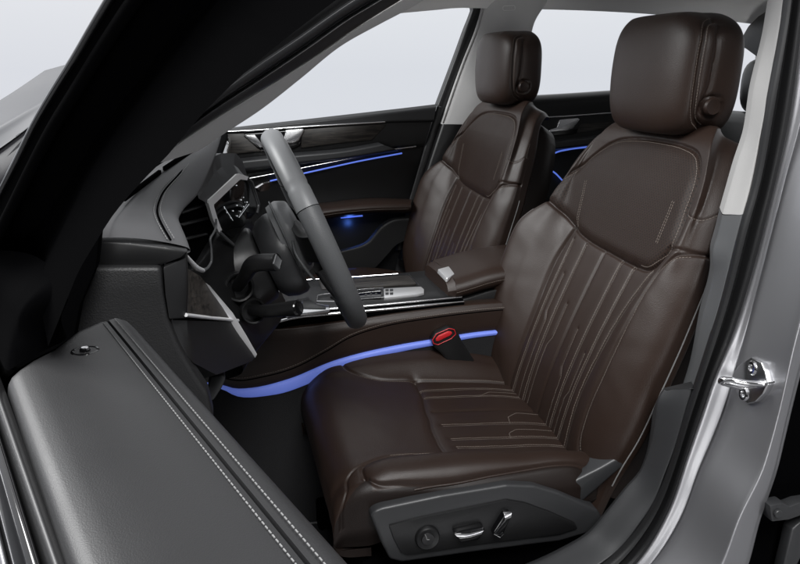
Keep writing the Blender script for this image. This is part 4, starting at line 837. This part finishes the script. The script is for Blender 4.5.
for s in (-1, 1):
    sp_ = loft_obj('spoke', [[WP(s*.07, .045, -.035), WP(s*.11, .030, -.030), WP(s*.14, .028, -.010), WP(s*.162, .030, 0)], [WP(s*.07, .045, -.018), WP(s*.11, .032, -.014), WP(s*.14, .030, .004), WP(s*.162, .032, .006)], [WP(s*.07, -.010, -.014), WP(s*.11, -.005, -.010), WP(s*.14, -.012, .004), WP(s*.162, -.02, .005)], [WP(s*.07, -.03, -.035), WP(s*.11, -.015, -.032), WP(s*.14, -.020, -.012), WP(s*.162, -.026, 0)]], 'plastic', wh, n=24, closed=True, cross=30)
    mb = MB()
    for o in (0, .007): dashes(mb, resample([WP(s*.095, .046-o, -.012+o*.1), WP(s*.13, .034-o, -.002), WP(s*.16, .033-o, .009)], 40), unit(WN+WU*.8), .0042, .003, .0016, .0012)
    mb.build('stitching', 'plastic_mid', sp_, smooth=False)
    tube('spoke_trim', [WP(s*.075, .025, -.04), WP(s*.10, .010, -.045), WP(s*.115, -.02, -.042), WP(s*.12, -.045, -.036)], .0026, 'plastic_mid', wh, ns=8, smooth_n=24)
loft_obj('spoke', [[WP(-.03, -.06, -.03), WP(-.025, -.11, -.02), WP(-.03, -.155, 0)], [WP(-.03, -.06, -.012), WP(-.025, -.11, -.004), WP(-.03, -.155, .008)], [WP(.03, -.06, -.012), WP(.025, -.11, -.004), WP(.03, -.155, .008)], [WP(.03, -.06, -.03), WP(.025, -.11, -.02), WP(.03, -.155, 0)]], 'plastic', wh, n=20, closed=True)
# ------------------------------------------------------------------ centre console
con = thing('center_console', (-.35, 0, .05), 'centre console with brown leather flank, black top, armrest and blue light strip', 'console')
yc = .135
up_ = [(190, 330), (230, 330), (280, 328), (340, 321), (400, 312), (450, 306), (480, 303), (540, 300)]
low = [(190, 372), (215, 383), (223, 385), (236, 388.5), (250, 388), (287, 379.5), (333, 361), (400, 344.5), (436, 338.5), (480, 331.5), (540, 326)]
a = PL(up_, yc); b = PL(low, yc+.005)
loft_obj('console_side', [shift(a, A3(0, -.03, .0)), shift(a, A3(0, -.004, -.002)), shift(a, A3(0, .002, -.008)), shift(mixc(a, b, .3), A3(0, .006, 0)), shift(mixc(a, b, .7), A3(0, .004, 0)), b, shift(b, A3(0, -.02, -.004))], 'leather', con, n=60, cross=40)
sl = resample(PL([(205, 370), (240, 378), (262, 374.5), (290, 367), (326, 349), (350, 335), (376, 326), (400, 320.5), (422, 317), (450, 313), (480, 309.5), (520, 306)], yc+.008), 140)
mb = MB(); dashes(mb, sl, A3(0, 1, 0), .0055, .0040, .0011, .0012); mb.build('stitching', 'thread', con, smooth=False)
tube('console_seam', sl+A3(0, -.001, -.006), .0014, 'matte', con, ns=6)
bt = [(190, 376), (215, 387), (223, 389.5), (236, 396), (250, 397.5), (276, 394.5), (308, 384), (335, 371), (400, 352), (436, 345), (480, 337), (540, 331)]
c = PL(bt, yc+.008)
loft_obj('light_strip', [shift(b, A3(0, -.01, .001)), shift(b, A3(0, .004, -.0015)), shift(mixc(b, c, .5), A3(0, .006, 0)), c, shift(c, A3(0, -.01, 0))], 'led', con, n=60, cross=20)
d = [p*A3(1, 1, 0)+A3(0, 0, .04) for p in c]
loft_obj('console_base', [shift(c, A3(0, .001, -.001)), shift(mixc(c, d, .5), A3(0, .0, 0)), shift(d, A3(0, .02, 0))], 'carpet', con, n=40)
# far flank and bulk
fa = [p*A3(1, 0, 1)+A3(0, -.15, .0) for p in a]; fd_ = [p*A3(1, 0, 0)+A3(0, -.17, .04) for p in a]
loft_obj('console_side', [fa, fd_], 'leather', con, n=40)
# silver edge rail, dark groove and top panel (top slopes up toward the dash)
t_e = PL([(255, 330), (287, 319.5), (330, 314), (372, 310.5), (420, 306), (464, 301.5)], .128)
for nm, o, r_ in (('edge_rail', A3(0, 0, 0), .0034), ('edge_rail', A3(0, -.016, .006), .0030)): tube(nm, [p+o for p in t_e], [r_*1.3, r_, r_, r_, r_, r_*.4], 'chrome', con, ns=10, smooth_n=50)
tube('rail_groove', [p+A3(0, -.008, .000) for p in t_e], .0040, 'matte', con, ns=8, smooth_n=40)
loft_obj('rail_skirt', [shift(t_e, A3(0, .002, -.002)), shift(t_e, A3(0, .004, -.014)), shift(t_e, A3(0, -.006, -.022))], 'matte', con, n=40)
def ctop(y): return shift(t_e, A3(0, y-.128, .010))
loft_obj('console_top', [shift(t_e, A3(0, -.012, .0045)), ctop(.105), ctop(.05), ctop(-.05), ctop(-.12), shift(ctop(-.14), A3(0, 0, -.02)), shift(ctop(-.145), A3(0, 0, -.08))], 'plastic', con, n=50)
def CT(a_, b_, o=.0):                                   # survey point on the sloping console top
    p0, p1 = t_e[1]+A3(0, 0, .010+o), t_e[-1]+A3(0, 0, .010+o); nn = np.cross(p1-p0, A3(0, 1, 0)); nn = unit(nn); return PN(a_, b_, p0, nn)
ct_n = np.cross(t_e[-1]-t_e[1], A3(0, 1, 0)); ct_n = unit(ct_n); ct_n = ct_n if ct_n[2] > 0 else -ct_n
def CS(name, px, h, ma, par, bev=.0008): return slab(name, [CT(*q) for q in px], ct_n*h, ma, par, bev)
CS('wood_lid', [(318, 281), (358, 279.5), (411, 276.8), (416.5, 285.5), (360, 289), (322, 291)], .004, 'wood', con)
mb = MB()
for seg in (((300, 282), (358, 278.5), (398, 275.6)), ((408, 275.6), (418.5, 286.6))): mb.add(*tube_geo([CT(*q)+ct_n*.005 for q in seg], .0012, 6))
mb.build('lid_trim', 'chrome', con)
sel = CS('selector_panel', [(330, 299), (345, 296), (362, 293.6), (381, 292), (381.5, 299), (364, 300), (340, 303)], .006, 'gloss', con)
tube('selector_trim', [CT(*q)+ct_n*.0065 for q in ((317, 304), (318, 298), (340, 294.5), (362, 292), (383, 290.5), (384, 300), (364, 301.5), (340, 304.5), (317, 304))], .0013, 'chrome', sel, ns=6)
bp_ = CS('button_panel', [(384, 291), (400, 290), (421, 289), (424, 291.5), (424, 295), (418, 296.5), (384, 300)], .006, 'silverp', con)
mb = MB()
for x_ in (387, 391.5): 
    for y_ in (293, 296.5): mb.add(*slab_geo([CT(x_-1.5, y_-1.2)+ct_n*.0068, CT(x_+1.7, y_-1.4)+ct_n*.0068, CT(x_+1.7, y_+.8)+ct_n*.0068, CT(x_-1.5, y_+1)+ct_n*.0068], -ct_n*.001, 0))
for q in ((366, 297.5), (371, 297), (376, 296.5)): mb.add(*slab_geo([CT(q[0]-1, q[1]-.8)+ct_n*.0068, CT(q[0]+1.2, q[1]-.9)+ct_n*.0068, CT(q[0]+1.2, q[1]+.6)+ct_n*.0068, CT(q[0]-1, q[1]+.7)+ct_n*.0068], -ct_n*.001, 0))
mb.build('button_marks', 'plastic_gr', bp_, smooth=False)
fr = CS('front_tray', [(286, 318), (287, 309), (297, 302), (309, 299.5), (311, 304), (318, 306), (330, 308), (330, 313), (302, 316)], .007, 'chrome', con, .002)
CS('tray_lid', [(302, 312), (304, 304), (309, 302), (318, 308), (326, 310), (326, 312.5)], .0085, 'plastic', con)
# armrest
arm_o = [(433, 267), (447, 262), (478, 253), (507, 252), (545, 252)]
r0 = [CT(a_, b_, .055) for a_, b_ in arm_o]
near_ = PL([(456, 288), (470, 284), (489, 278), (520, 272), (560, 268)], .112)
farx = shift(near_, A3(0, -.215, 0)); H_ = A3(0, 0, .006)
loft_obj('console_armrest', [shift(near_, A3(.005, -.01, -.030)), shift(near_, A3(0, .002, -.018)), shift(near_, A3(0, .004, -.004)), shift(near_, A3(0, -.006, .010)), shift(near_, A3(0, -.03, .018)), shift(near_, A3(0, -.11, .021)), shift(farx, A3(0, .03, .018)), shift(farx, A3(0, .006, .010)), shift(farx, A3(0, -.002, -.004)), shift(farx, A3(.005, .01, -.03))], 'leather', con, n=40, cross=60)
e_ = [shift(near_, A3(.005, -.01, -.030))[0], shift(near_, A3(0, .002, -.018))[0], shift(near_, A3(0, .004, -.004))[0], shift(near_, A3(0, -.006, .010))[0], shift(near_, A3(0, -.03, .018))[0], shift(near_, A3(0, -.11, .021))[0], shift(farx, A3(0, .03, .018))[0], shift(farx, A3(0, .006, .010))[0], shift(farx, A3(0, -.002, -.004))[0], shift(farx, A3(.005, .01, -.03))[0]]
rim_ = [p for p in e_]; nose = [p+A3(.016, 0, -.006) for p in e_]; nose = [np.mean(nose, 0)+(p-np.mean(nose, 0))*.9 for p in nose]
mb = MB(); n = len(e_); mb.add(rim_+nose, [(i, i+1, n+i+1, n+i) for i in range(n-1)]+[tuple(range(n, 2*n)), (0, n, 2*n-1, n-1)]); mb.build('armrest_front', 'leather', con)
mb = MB(); dashes(mb, resample(shift(near_, A3(0, .0055, -.010)), 60), A3(0, 1, 0)); mb.build('stitching', 'thread', con, smooth=False)
pz = float(near_[0][2])+.014
slab('armrest_button', [PZ(438, 269, pz+.008), PZ(449, 266, pz+.010), PZ(454.5, 273.5, pz+.009), PZ(447.5, 278.5, pz+.003), PZ(446, 277, pz+.005)], A3(.002, 0, -.010), 'silverp', con, .0015)
slab('console_box', [p+A3(-.004, -.004, -.032) for p in near_]+[p+A3(-.004, .004, -.032) for p in farx[::-1]], A3(0, 0, -.06), 'plastic', con, .004)
# ------------------------------------------------------------------ belt buckle
bk = thing('seat_belt_buckle', tuple(P(472, 385, .165)), 'black seat belt buckle with red release button between the driver seat and console', 'seat belt buckle')
yb2 = .165
slab('buckle_housing', PL([(432, 339), (436, 333.5), (449, 327.5), (455, 328.5), (459, 334), (462, 341), (474, 360), (486, 378), (470, 390), (455, 372), (442, 354), (434, 347)], yb2), A3(0, -.022, 0), 'plastic', bk, .004, 3)
slab('release_button', PL([(436, 339.3), (438.8, 335.8), (448.5, 331.3), (451.8, 331.9), (452.6, 333.8), (449.8, 336.2), (438.6, 341.6), (436.2, 341.6)], yb2+.0035), A3(0, -.012, 0), 'red', bk, .002, 3)
q = PL([(432.5, 340), (436.5, 334), (449, 328.5), (454.2, 329.6), (455.8, 334), (451.5, 338.5), (438, 344.8), (433.6, 343.5), (432.5, 340)], yb2+.0025); tube('button_surround', q, .0010, 'red', bk, ns=6)
# floor mat
fm = thing('floor_mat', (-.05, .37, .042), 'black carpet floor mat in the driver footwell', 'floor mat')
slab('mat', [A3(-.30, .17, .044), A3(-.30, .66, .044), A3(.22, .66, .075), A3(.22, .17, .075)], A3(0, 0, .012), 'carpet', fm, .004)
tube('mat_edge', [A3(-.30, .17, .056), A3(-.30, .66, .056), A3(.22, .66, .087), A3(.22, .17, .087), A3(-.30, .17, .056)], .004, 'plastic_gr', fm, ns=8)

# ------------------------------------------------------------------ the doors are parts of the car: one level of sub-parts each
def into_car(root, main, label):
    kids = list(root.children); mo = [k for k in kids if k.name.split('.')[0] == main][0]
    for k in kids:
        for g in list(k.children): g.parent = mo
        if k is not mo: k.parent = mo
    mo.name = 'door'; mo['label'] = label; mo.parent = body; mo.location = root.location-body.location
    bpy.data.objects.remove(root)
into_car(door, 'outer_skin', "open driver's door with stitched grey top trim and black window frame")
into_car(pd, 'door_panel', 'closed black front passenger door with wood inlay and blue light line')
into_car(rd, 'door_panel', 'closed black rear door behind the passenger seat')
# ------------------------------------------------------------------ studio
gr = mesh('floor', [A3(-5, -5, -.30), A3(5, -5, -.30), A3(5, 6, -.30), A3(-5, 6, -.30)], [(0, 1, 2, 3)], 'ground', None, False); gr['kind'] = 'structure'
W_ = bpy.data.worlds.new('World'); S.world = W_; W_.use_nodes = True
nt = W_.node_tree; bg = nt.nodes['Background']
tc = nt.nodes.new('ShaderNodeTexCoord'); sx = nt.nodes.new('ShaderNodeSeparateXYZ'); rp = nt.nodes.new('ShaderNodeValToRGB')
nt.links.new(tc.outputs['Generated'], sx.inputs[0]); nt.links.new(sx.outputs[2], rp.inputs[0]); nt.links.new(rp.outputs[0], bg.inputs[0])
e = rp.color_ramp.elements; e[0].position = .0; e[0].color = (.70, .72, .77, 1); e[1].position = .22; e[1].color = (.88, .89, .915, 1)
# the lit cyclorama stands beyond the car; the camera side of the studio is darker
mr = nt.nodes.new('ShaderNodeMapRange'); mr.interpolation_type = 'SMOOTHSTEP'
nt.links.new(sx.outputs[1], mr.inputs['Value']); mr.inputs['From Min'].default_value = .05; mr.inputs['From Max'].default_value = .75; mr.inputs['To Min'].default_value = 1; mr.inputs['To Max'].default_value = .10
nt.links.new(mr.outputs['Result'], bg.inputs[1])
def area(name, loc, target, size, power, col=(1, 1, 1), sy=None):
    l = bpy.data.lights.new(name, 'AREA'); l.energy = power; l.color = col; l.size = size
    if sy: l.shape = 'RECTANGLE'; l.size_y = sy
    o = bpy.data.objects.new(name, l); COL.objects.link(o); o.location = loc
    o.rotation_euler = (Vector(target)-Vector(loc)).to_track_quat('-Z', 'Y').to_euler(); return o
area('softbox_lamp', (-.25, 2.3, 2.6), (-.35, .35, .4), 1.1, 92)
area('softbox_lamp', (2.0, -.3, 2.5), (-.4, 0, .6), 1.6, 104, sy=1.2)
area('jamb_fill_lamp', (.9, 5.0, 1.5), (-.5, .5, .7), .8, 12, sy=2.6)  # added strip light, gives the silver jamb something bright to reflect
lo_ = area('headliner_fill_lamp', (.2, 3.4, .1), (-1.1, -.45, 1.3), 1.8, 4); lo_.data.spread = R(40)  # added lamp, lifts the headliner from below
pl_ = bpy.data.lights.new('pocket_lamp', 'POINT'); pl_.energy = .07; pl_.color = (.1, .25, 1); pl_.shadow_soft_size = .01
po = bpy.data.objects.new('pocket_lamp', pl_); COL.objects.link(po); po.location = tuple(P(351, 226, -.690))
S.view_settings.view_transform = 'Standard'; S.view_settings.look = 'None'; S.view_settings.exposure = 0; S.view_settings.gamma = 1
S.cycles.use_denoising = True
S.cycles.max_bounces = 8
